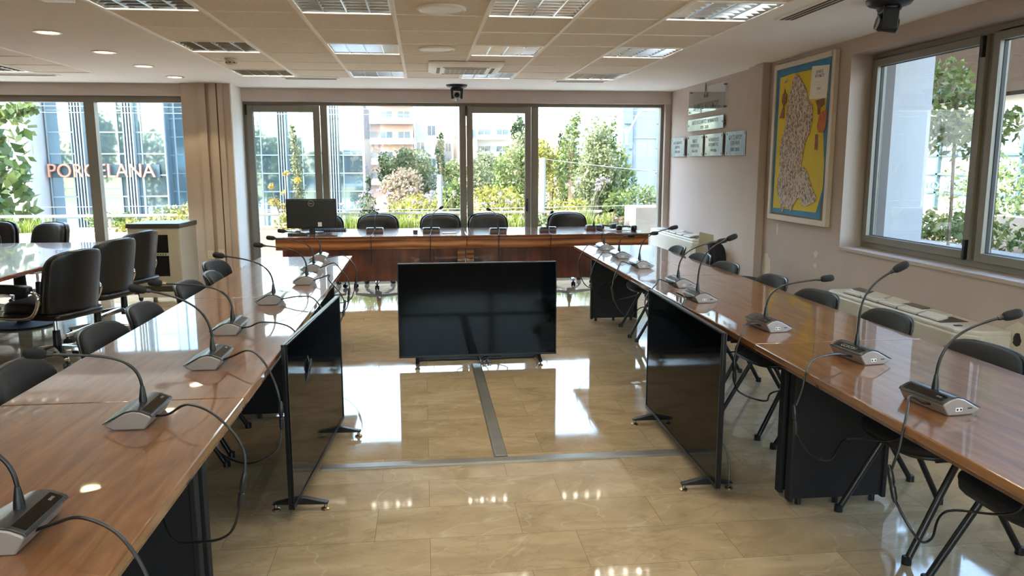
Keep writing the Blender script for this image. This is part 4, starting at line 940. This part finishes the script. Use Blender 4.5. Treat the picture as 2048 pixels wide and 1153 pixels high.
def grass(name, label, c, rx, ry, h, n, mat, seed, grp=None):
    R = random.Random(seed); m = MB()
    for _ in range(n):
        x, y = R.uniform(-rx, rx), R.uniform(-ry, ry); a = R.uniform(0, 6.28); L = h * R.uniform(.6, 1.1); lean = R.uniform(.1, .5) * L
        d = Vector((math.cos(a), math.sin(a), 0)); w = Vector((-d.y, d.x, 0)) * .006; b = Vector((x, y, 0))
        p1 = b + d * lean * .35 + Vector((0, 0, L * .6)); p2 = b + d * lean + Vector((0, 0, L))
        m.add([b - w, b + w, p1 + w * .8, p1 - w * .8, p2], [(0, 1, 2, 3), (3, 2, 4)])
    m.weld = False
    return tag(m.build(name, mat, loc=c), label, 'grass', grp)
SZ = .46
for k, (x, rx, lab) in enumerate(((-6.6, .9, 'bright green grass tuft outside behind the far leather chairs'), (-1.02, .45, 'bright green grass tuft outside just right of the monitor'), (-.15, .42, 'yellow green grass tuft outside between the second and third desk chairs'), (1.25, .42, 'green grass tuft outside in front of the balcony door'), (2.6, .5, 'thin green grass tuft outside near the right end of the planter'))):
    grass('ornamental_grass', lab, (x, 12.62, SZ), rx, .16, .32, int(650 * rx), 'leaf_grass', k, 'grass tufts in the terrace planter')
sh = [((-4.2, 12.75, .58), (.75, .28, .17), 'leaf_yellow', 900, 'yellow flowering shrub outside behind the cream cabinet'), ((-3.55, 12.9, .78), (.45, .25, .2), 'leaf_yellow', 500, 'tall yellow shrub outside left of the grooved column'),
      ((-2.05, 12.75, .62), (.35, .25, .2), 'leaf_yellow', 500, 'yellow green shrub outside left of the monitor'), ((.6, 12.8, .58), (.35, .25, .14), 'leaf_mid', 350, 'low green shrub outside behind the left jamb of the balcony door'),
      ((1.9, 12.8, .58), (.3, .25, .16), 'leaf_mid', 350, 'low green shrub outside right of the balcony door'), ((3.1, 12.75, .6), (.3, .25, .14), 'leaf_pinkish', 300, 'reddish green shrub outside by the right end of the planter'),
      ((3.75, 13.15, .98), (.42, .3, .22), 'leaf_mid', 600, 'green shrub spilling over the concrete block on the terrace')]
for k, (c, r, mat, n, lab) in enumerate(sh): plant('planter_shrub', lab, [(c, r)], mat, n, .065, group='shrubs in the terrace planter', seed=k + 3)
# slim upright shrub and yellow blossom in the door pane
R = random.Random(5)
plant('columnar_shrub', 'slim upright shrub rising outside behind the monitor', [((-2.0, 13.0, .9), (.13, .13, .45)), ((-2.03, 13.0, 1.5), (.11, .11, .45)), ((-2.07, 13.0, 2.0), (.06, .06, .3))], 'leaf_olive', 1500, .045, seed=12, stems=[((-2.0, 13.0, SZ), (-2.07, 13.0, 2.1), .012)])
plant('flowering_shrub', 'thin shrub with bright yellow flower clusters outside left of the slim upright shrub', [((-2.4, 12.95, .95), (.12, .1, .1)), ((-2.25, 13, .85), (.14, .1, .08)), ((-2.45, 13, 1.2), (.06, .06, .06)), ((-2.2, 13, 1.4), (.06, .06, .06)), ((-2.0, 12.85, 1.3), (.08, .06, .06)), ((-2.25, 12.9, 1.1), (.05, .05, .05))], 'leaf_blossom', 420, .04, seed=14,
      stems=[((-2.3, 13, SZ), (-2.4, 12.95, 1.0), .006), ((-2.3, 13, SZ), (-2.2, 13, 1.4), .005), ((-2.3, 13, SZ), (-2.45, 13, 1.2), .005), ((-2.25, 13, SZ), (-2.0, 12.9, 1.3), .005)])
plant('conifer', 'small dark conifer outside right of the monitor', [((-.9, 13.1, .65), (.2, .2, .25)), ((-.9, 13.1, .95), (.13, .13, .22)), ((-.9, 13.1, 1.25), (.05, .05, .18))], 'leaf_dark', 900, .05, cat='conifer', seed=16, stems=[((-.9, 13.1, SZ), (-.9, 13.1, 1.35), .012)])
def allium(label, x, y, n, w, zt, seed):
    r = thing('pink_flower_clump', label, 'flowers', (x, y, SZ), 0, 'pink long-stemmed flowers in the planter'); R = random.Random(seed); st = MB(); lv = MB()
    for k in range(n):
        a = (R.uniform(-1, 1)) * w; h = zt * R.uniform(.7, 1.05); bx, by_ = R.uniform(-.1, .1), R.uniform(-.1, .1); top = Vector((bx + a, by_ + R.uniform(-.1, .1), h))
        st.tube([(bx, by_, 0), (bx + a * .35, by_, h * .55), top], .004, 5)
        f = MB(); f.leaves(top, (.045, .045, .035), 26, .04, seed * 7 + k, .3, .5); f.weld = False; f.build('flower_head', 'petal_pink', r)
    for k in range(n * 5):
        a = R.uniform(-.22, .22); h = R.uniform(.2, .42); b = Vector((R.uniform(-.15, .15), R.uniform(-.1, .1), 0)); wv = Vector((.006, .004, 0))
        lv.add([b - wv, b + wv, b + Vector((a, 0, h))], [(0, 1, 2)])
    st.build('stems', 'leaf_olive', r); lv.weld = False; lv.build('leaf_blades', 'leaf_grass', r)
allium('pink flower clump outside beside the monitor, first from the left', -1.1, 12.95, 5, .25, .62, 2)
allium('pink flower clump outside behind the second desk chair', -.35, 12.95, 7, .4, .66, 3)
allium('sparse pink flower clump outside left of the balcony door', .15, 12.95, 5, .35, .62, 4)
allium('pink flower clump outside behind the balcony door pane', 1.15, 12.95, 6, .35, .62, 5)
allium('tallest pink flower clump outside in the rightmost pane', 2.75, 12.95, 12, .42, .86, 6)

# ---------------------------------------------------------------- outside: trees
def X_(px, y): return (px - 848) * y / 1556
def Z_(py, y): return 1.55 - (py - 328) * y / 1550
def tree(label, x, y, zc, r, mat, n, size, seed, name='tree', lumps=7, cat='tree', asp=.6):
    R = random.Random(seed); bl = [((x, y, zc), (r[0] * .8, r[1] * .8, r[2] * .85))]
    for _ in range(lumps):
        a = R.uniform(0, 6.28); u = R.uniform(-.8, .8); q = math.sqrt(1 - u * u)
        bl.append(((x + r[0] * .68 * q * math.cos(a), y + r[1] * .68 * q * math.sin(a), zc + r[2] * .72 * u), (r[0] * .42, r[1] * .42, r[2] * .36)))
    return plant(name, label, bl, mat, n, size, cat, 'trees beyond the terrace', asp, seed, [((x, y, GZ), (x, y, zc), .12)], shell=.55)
tree('tall feathery green tree outside at the right edge of the far window', 6.75, 30, 1.4, (.95, .9, 2.4), 'leaf_olive', 4200, .15, 21)
tree('slimmer second peak of the feathery tree group outside in the rightmost pane', 7.45, 31, 1.3, (.45, .5, 2.3), 'leaf_mid', 1600, .14, 22)
tree('dark green tree peak behind the tall feathery tree', 6.3, 33, 2.2, (.5, .5, 1.9), 'leaf_mid', 1200, .15, 23)
tree('yellow green tree outside at the left of the rightmost pane', 5.0, 33, 1.3, (.75, .8, 1.5), 'leaf_yellow', 1700, .15, 24)
tree('low yellow bush outside under the yellow green tree', 4.9, 27, -.3, (1.1, .8, .75), 'leaf_yellow', 2000, .12, 25)
tree('grey green tree outside in the rightmost pane with a rounded head', 5.2, 40, 2.3, (1.0, 1, 1.0), 'leaf_olive', 1500, .17, 26)
tree('big light green tree outside behind the balcony door pane', 3.9, 34, .9, (1.15, 1, 1.8), 'leaf_mid', 3000, .16, 27)
tree('light bushy tree outside low behind the balcony door', 2.9, 29, .0, (1.3, 1, 1.0), 'leaf_yellow', 2600, .14, 28)
tree('round green tree outside at the left edge of the balcony door pane', 2.6, 36, .8, (.8, .8, 1.1), 'leaf_olive', 1500, .16, 29)
tree('green tree outside left of the lamp pole in the wide pane', 1.1, 31, .15, (.75, .7, 1.0), 'leaf_mid', 1700, .14, 30)
tree('pinkish green tree outside in the middle of the wide pane', -.75, 32, .6, (1.0, .9, 1.05), 'leaf_pinkish', 2100, .14, 31)
tree('yellow green bush outside under the pinkish tree', -.2, 28, -.35, (1.2, .9, 1.0), 'leaf_yellow', 2400, .13, 32)
tree('dark round tree outside behind the pole in the wide pane', -.4, 44, 1.6, (1.3, 1, 1.0), 'leaf_olive', 1500, .18, 33)
tree('tall thin dark tree outside at the middle pole', 1.0, 44, 2.0, (.28, .3, 1.7), 'leaf_dark', 700, .15, 34, 'cypress_tree', 3)
tree('dark conifer outside above the balcony door trees', 6.1, 49, 2.9, (.6, .6, 1.9), 'leaf_dark', 900, .2, 35, 'conifer_tree', 4)
tree('narrow dark cypress outside in the rightmost pane', 8.2, 46, 1.6, (.32, .32, 2.2), 'leaf_dark', 800, .16, 36, 'cypress_tree', 2)
plant('tree', 'large leafy tree outside at the left edge of the view', [((-7.6, 14, 2.1), (.36, .4, .5)), ((-7.75, 14.1, 1.45), (.45, .4, .5)), ((-7.5, 14, .95), (.3, .4, .35)), ((-7.4, 14.05, .5), (.42, .4, .3)), ((-7.9, 14, 2.3), (.5, .4, .4))], 'leaf_mid', 1500, .12, 'tree', 'trees beyond the terrace', .8, 37, [((-7.95, 14.1, GZ), (-7.8, 14.1, 1.6), .05)], shell=.2)
plant('tree_branch', 'leafy branch end outside at the top of the leftmost pane', [((-7.0, 14.0, 2.42), (.6, .35, .2)), ((-6.55, 14.0, 2.5), (.25, .25, .12))], 'leaf_mid', 300, .11, 'branch', 'trees beyond the terrace', .8, 38, [((-8.3, 14, 2.0), (-6.4, 14.0, 2.5), .02)])
tree('grey green street tree outside low in front of the mirrored tower', -8.8, 28, -.55, (.9, .7, .9), 'leaf_olive', 1300, .14, 39)
tree('street tree outside in front of the tower behind the cream cabinet', -11.5, 30, -.7, (1.0, .8, .7), 'leaf_mid', 1300, .14, 40)
tree('green street tree low in front of the tower corner', -3.6, 27, -.6, (.8, .7, .8), 'leaf_olive', 1200, .13, 41)
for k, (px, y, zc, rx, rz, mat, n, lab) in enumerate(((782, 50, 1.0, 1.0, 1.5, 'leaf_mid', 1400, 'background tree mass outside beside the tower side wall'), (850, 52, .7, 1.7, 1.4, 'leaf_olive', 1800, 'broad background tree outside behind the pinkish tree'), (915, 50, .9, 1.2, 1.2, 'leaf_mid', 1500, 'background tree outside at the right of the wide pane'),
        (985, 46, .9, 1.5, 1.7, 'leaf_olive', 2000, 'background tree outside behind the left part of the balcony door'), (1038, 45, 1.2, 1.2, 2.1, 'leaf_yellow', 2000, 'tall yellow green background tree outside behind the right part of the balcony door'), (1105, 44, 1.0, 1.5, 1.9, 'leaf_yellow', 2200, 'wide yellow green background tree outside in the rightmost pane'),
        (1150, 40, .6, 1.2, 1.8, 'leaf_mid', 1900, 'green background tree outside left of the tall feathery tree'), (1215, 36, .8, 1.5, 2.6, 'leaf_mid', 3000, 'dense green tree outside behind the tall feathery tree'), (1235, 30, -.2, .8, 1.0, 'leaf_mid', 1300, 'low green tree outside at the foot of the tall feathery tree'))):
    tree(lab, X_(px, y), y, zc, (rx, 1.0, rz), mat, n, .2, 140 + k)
# street trees to the side that the tower mirrors
for k, (x, y, h) in enumerate(((-11.5, 15, 3.2), (-14.5, 16, 4.3), (-17.5, 14, 2.7), (-20.5, 16, 4.6), (-24, 15, 3.3), (-27.5, 16, 4.4), (-31, 14, 3.2), (-9.6, 17, 2.6))):
    tree('street tree beside the building, mirrored in the glass tower (%s)' % ['first from the window', 'second from the window', 'third from the window', 'fourth from the window', 'fifth from the window', 'sixth from the window', 'farthest', 'behind the leftmost tree'][k], x, y, h - 1.7, (1.7, 1.4, 3.6), 'leaf_mid' if k % 2 else 'leaf_olive', 2000, .28, 60 + k)
# ---------------------------------------------------------------- outside: buildings
tw = thing('glass_tower', 'tall mirrored glass building with white fins outside on the left', 'building', (0, 0, 0)); TT = 4.62
def tower_face(x0, x1, y, panes, top):
    xs = [x0 + (x1 - x0) * k / panes for k in range(panes + 1)]
    for k in range(panes):
        g = MB().add([(xs[k], y + .02 * (k % 2), GZ), (xs[k + 1], y + .02 * ((k + 1) % 2), GZ), (xs[k + 1], y + .02 * ((k + 1) % 2), top), (xs[k], y + .02 * (k % 2), top)], [(0, 1, 2, 3)])
        g.build('pane', 'tower_glass', tw)
    m = MB(); z = GZ + .3
    while z < top: m.b2(x0, x1, y - .06, y, z - .03, z + .03); z += .9
    for x in xs: m.b2(x - .025, x + .025, y - .07, y, GZ, top)
    m.build('glazing_bars', 'tower_fin', tw)
tower_face(-15.6, -10.9, 35, 5, 9); tower_face(-9.9, -2.95, 40, 7, TT)
MB().b2(-15.6, -10.9, 35.05, 39, GZ, 9).b2(-10.9, -3.0, 40.05, 58, GZ, TT - .02).build('core', 'dark_glass', tw)
MB().add([(-10.9, 35, GZ), (-9.9, 40, GZ), (-9.9, 40, 9), (-10.9, 35, 9)], [(0, 1, 2, 3)]).build('pane', 'tower_glass', tw)
m = MB()
for k in range(7): q = k / 6; m.box((-10.9 + q, 35 + 5 * q, (9 + GZ) / 2), (.06, .06, 9 - GZ))
m.build('corner_fins', 'tower_fin', tw)
m = MB()
for x0, y in ((-14.45, 34.8), (-12.45, 34.8), (-7.05, 39.8), (-4.55, 39.8), (-9.3, 39.8)):
    for k in range(4): m.b2(x0 + .12 * k - .025, x0 + .12 * k + .03, y - .12, y + .18, GZ, 9 if y < 36 else TT)
m.build('vertical_fins', 'tower_fin', tw)
s = MB().add([(-2.95, 40, GZ), (-3.3, 60, GZ), (-3.3, 60, TT), (-2.95, 40, TT)], [(0, 1, 2, 3)])
for k in range(22):
    q = k / 21; s.box((-2.94 - .35 * q, 40 + 20 * q, (TT + GZ) / 2), (.12, .12, TT - GZ))
s.build('side_wall', 'tower_side', tw)
sg = thing('shop_sign', 'pink raised letters reading PORCELANA on the glass tower', 'sign', (-13.46, 34.72, 1.27))
text('letters', 'PORCELANA', .82, 'sign_pink', sg, face((0, 0, 0), (1, 0, 0), (0, 0, 1)) @ Matrix.Scale(.92, 4, (1, 0, 0)), .06)
MB().b2(-2.1, 2.3, .14, .18, -.26, .28).build('backing_band', 'sign_dark', sg)
wb = thing('white_building', 'bright white rendered building outside left of the glass tower', 'building')
MB().b2(-17.6, -15.72, 33.5, 40, GZ, 7).build('wall', 'white_render', wb)
sl = thing('slatted_building', 'dark slatted facade outside at the far left behind the leafy tree', 'building')
m = MB().b2(-24, -17.62, 33.6, 40, GZ, 2.4)
for k in range(26): m.b2(-17.64 - k * .22, -17.74 - k * .22, 33.4, 33.6, GZ, 2.4)
m.build('wall', 'dark_slats', sl)
MB().b2(-24, -17.62, 33.3, 40, .85, 1.05).b2(-24, -17.62, 34, 40, 2.4, 6).build('white_band', 'white_render', sl)
def block(name, label, x0, x1, y, z1, mat, floors, cols, fh, win='dark_glass', balc=True, depth=10, skip=0):
    r = thing(name, label, 'building', ((x0 + x1) / 2, y, 0), 0, 'apartment blocks beyond the trees'); h = (x1 - x0) / 2
    MB().b2(-h, h, 0, depth, GZ, z1).build('wall', mat, r)
    for f in range(floors):
        zt = z1 - .35 - f * fh
        for c in range(cols):
            if (f * 7 + c * 3) % 5 < skip: continue
            xa = -h + (c + .18) * 2 * h / cols; xb = -h + (c + .82) * 2 * h / cols
            fr = MB().b2(xa, xb, -.03, .05, zt - fh * .55, zt).build('window', win, r)
            MB().b2((xa + xb) / 2 - .03, (xa + xb) / 2 + .03, -.06, -.03, zt - fh * .55, zt).build('mullion', 'white_render', fr)
        if balc:
            MB().b2(-h - .1, h + .1, -.9, 0, zt - fh * .62, zt - fh * .55).build('balcony_slab', 'white_render', r)
            MB().b2(-h - .1, h + .1, -.92, -.88, zt - fh * .55, zt - fh * .33).build('balcony_rail', 'pale_render', r)
    return r
block('apartment_block', 'beige apartment block with plant-filled balconies outside right of the tower', -3.9, -.8, 70, 8.2, 'beige_render', 5, 2, 1.75)
block('apartment_block', 'white apartment block outside next to the beige one', -.7, 1.4, 74, 5.4, 'white_render', 4, 2, 1.5, balc=False, skip=2)
block('apartment_block', 'low white building outside behind the middle pole', 1.5, 3.05, 82, 4.0, 'white_render', 3, 2, 1.4, balc=False, skip=2)
block('apartment_block', 'pale pink apartment block outside left of the balcony door frame', 3.2, 5.0, 72, 5.0, 'beige_render', 4, 2, 1.3, balc=False, skip=1)
block('apartment_block', 'white block with dark balconies outside seen through the balcony door', 5.1, 8.6, 76, 5.2, 'white_render', 3, 2, 1.6)
block('apartment_block', 'distant white building with roof slabs outside above the rightmost trees', 17.0, 21.5, 95, 6.6, 'pale_render', 3, 2, 1.3)
bb = thing('office_building', 'pale blue office building with dark glass strips outside at the right', 'building', (0, 0, 0))
MB().b2(11.4, 22, 44, 56, GZ, 9).build('wall', 'blue_white_panel', bb)
for x0, x1 in ((11.45, 11.95), (13.35, 14.3)):
    for k in range(7): MB().b2(x0, x1, 43.9, 44.05, -3.2 + k * 1.4, -3.2 + k * 1.4 + 1.25).build('window', 'strip_glass', bb)
m = MB()
for z in (-2.4, -.6, 1.2, 3.0, 4.8): m.b2(11.4, 22, 43.97, 44.0, z - .02, z + .02)
m.build('panel_joints', 'pole_grey', bb)
# street furniture
lp = thing('street_lamp', 'white street lamp with two branching arms outside in the rightmost pane', 'street lamp', (10.3, 39, GZ))
MB().tube([(0, 0, 0), (0, 0, 7.9)], [.1, .07], 10).tube([(0, 0, 7.6), (-.6, 0, 8.5)], .05).tube([(0, 0, 7.6), (.65, 0, 8.75), (1.1, 0, 8.8)], .05).build('mast', 'rail_white', lp)
for x, z in ((-.75, 8.55), (1.15, 8.82)): MB().cushion((x, 0, z), (.3, .12, .06)).build('lamp_head', 'rail_white', lp, smooth=60)
MB().b2(-.1, .1, -.12, -.08, 3.2, 7.1).build('banner', 'strip_glass', lp)
tag(MB().tube([(.55, 26, GZ), (.55, 26, 1.2)], .085, 10).build('utility_pole', 'pole_grey'), 'pale grey pole standing among the trees in the wide pane', 'pole')
tag(MB().tube([(4.15, 27, GZ), (4.15, 27, 1.75)], .12, 10).build('utility_pole', 'pole_grey'), 'thick pale grey pole outside just right of the balcony door', 'pole')
def wire(label, a, b, sag):
    a, b = Vector(a), Vector(b); P = [a.lerp(b, k / 16) - Vector((0, 0, sag * 4 * (k / 16) * (1 - k / 16))) for k in range(17)]
    tag(MB().tube(P, .012, 5).build('overhead_wire', 'wire'), label, 'wire', 'overhead wires across the street')
wire('uppermost overhead wire crossing all the far windows', (-22, 25, 3.35), (14, 25, 3.25), .05)
wire('second overhead wire just under the uppermost one', (-22, 25, 3.15), (14, 25, 3.1), .05)
wire('slanting overhead wire outside in the rightmost pane', (4.15, 27, 1.72), (13.5, 26, .9), .1)
wire('low overhead wire outside across the flower stems', (-5, 24, .2), (16, 24, .55), .15)
wire('low overhead wire outside in front of the shop sign', (-20, 26, .35), (-3, 26, .3), .1)
wire('lowest overhead wire outside in front of the tower', (-20, 26, -.1), (-3, 26, .1), .1)

# ---------------------------------------------------------------- outside: beyond the right window
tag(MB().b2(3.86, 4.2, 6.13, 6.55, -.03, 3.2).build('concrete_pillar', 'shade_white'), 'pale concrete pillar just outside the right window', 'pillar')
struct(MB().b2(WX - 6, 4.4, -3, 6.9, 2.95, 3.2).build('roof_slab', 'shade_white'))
pw = thing('terrace_planter', 'pale concrete planter ledges outside the right window', 'planter')
MB().b2(4.75, 4.95, 1.0, 9.0, -.03, .80).build('wall', 'planter_concrete', pw); MB().b2(6.2, 6.4, 1.0, 12.0, -.03, .98).build('back_wall', 'planter_concrete', pw); MB().b2(4.95, 6.2, 1.0, 9.0, .5, .66).build('earth', 'soil', pw)
plant('laurel_bush', 'tall laurel bush with shiny yellow green leaves outside the right window', [((4.75, 6.55, 1.95), (.30, .3, .40)), ((4.75, 6.75, 2.3), (.22, .22, .2)), ((4.75, 6.1, 1.85), (.3, .25, .18)), ((4.75, 6.9, 1.85), (.25, .25, .2))], 'leaf_laurel', 1300, .078, seed=81, stems=[((4.8, 6.6, .1), (4.75, 6.6, 2.2), .015)], asp=.45)
for k, (c, r, mat, n, lab) in enumerate((((5.4, 7.3, .86), (.6, .7, .25), 'leaf_laurel', 700, 'low leafy shrub outside the right window, next to the pillar'), ((5.4, 5.7, .84), (.55, .7, .25), 'leaf_mid', 700, 'low green shrub outside the right window, under the laurel bush'), ((5.3, 4.3, .95), (.5, .6, .4), 'leaf_laurel', 600, 'leafy shrub outside behind the right sash of the right window'),
        ((7.6, 9.0, 1.2), (.8, 1.6, .6), 'leaf_mid', 1200, 'green hedge outside beyond the terrace on the right'), ((7.4, 6.2, 1.4), (.7, 1.2, .7), 'leaf_olive', 1000, 'grey green bush outside beyond the right planter'))):
    plant('garden_shrub', lab, [(c, r)], mat, int(n * 1.5), .075, group='shrubs outside the right window', seed=90 + k, asp=.5)
tree('dark evergreen tree outside beyond the right sash', 9.0, 6.0, 2.6, (1.6, 2.0, 1.7), 'leaf_dark', 2000, .2, 98)
sf = thing('reflected_facade', 'white band, gridded glass shopfront and mirrored lettering standing in for the reflection in the right window', 'building', (0, 0, 0))  # reflection in the window glass, built as an added solid facade outside
MB().b2(14.0, 14.3, 5, 30, 2.36, 3.15).build('wall', 'white_render', sf)
MB().b2(13.2, 14.3, 5, 30, 3.15, 7.5).build('upper_wall', 'shaded_brown_render', sf)  # sun reaches this wall; its shade is put into the colour
for y in (15.2, 18.0): MB().b2(13.97, 14.0, y, y + .5, 2.5, 2.85).build('window', 'dark_glass', sf)
MB().b2(14.1, 14.15, 5, 30, GZ, 2.36).build('reflected_glass', 'reflected_pane', sf)
m = MB()
for k in range(17): m.b2(14.0, 14.1, 5 + k * 1.5 - .04, 5 + k * 1.5 + .04, GZ, 2.36)
for z in (1.75, 1.25, .75, .2, -.4, -1.2): m.b2(14.0, 14.1, 5, 30, z - .025, z + .025)
m.build('reflected_grid', 'sign_dark', sf)
for s_, z in (('Lighting &', 1.98), ('Decoration', .98)):
    text('reflected_lettering', s_, .46, 'sign_dark', sf, face((13.96, 20.3, z), (0, 1, 0), (0, 0, 1)) @ Matrix.Scale(1.9, 4, (1, 0, 0)), .01)
for k, (x, y, h) in enumerate(((-4, -11, 3.4), (-.5, -12, 3.9), (3.0, -11, 3.0), (6, -13, 4))):
    tree('street tree behind the building, reflected in the ceiling lights (%s)' % ['first', 'second', 'third', 'fourth'][k], x, y, h - 3.2, (1.9, 1.5, 3.0), 'leaf_mid', 1200, .28, 120 + k)
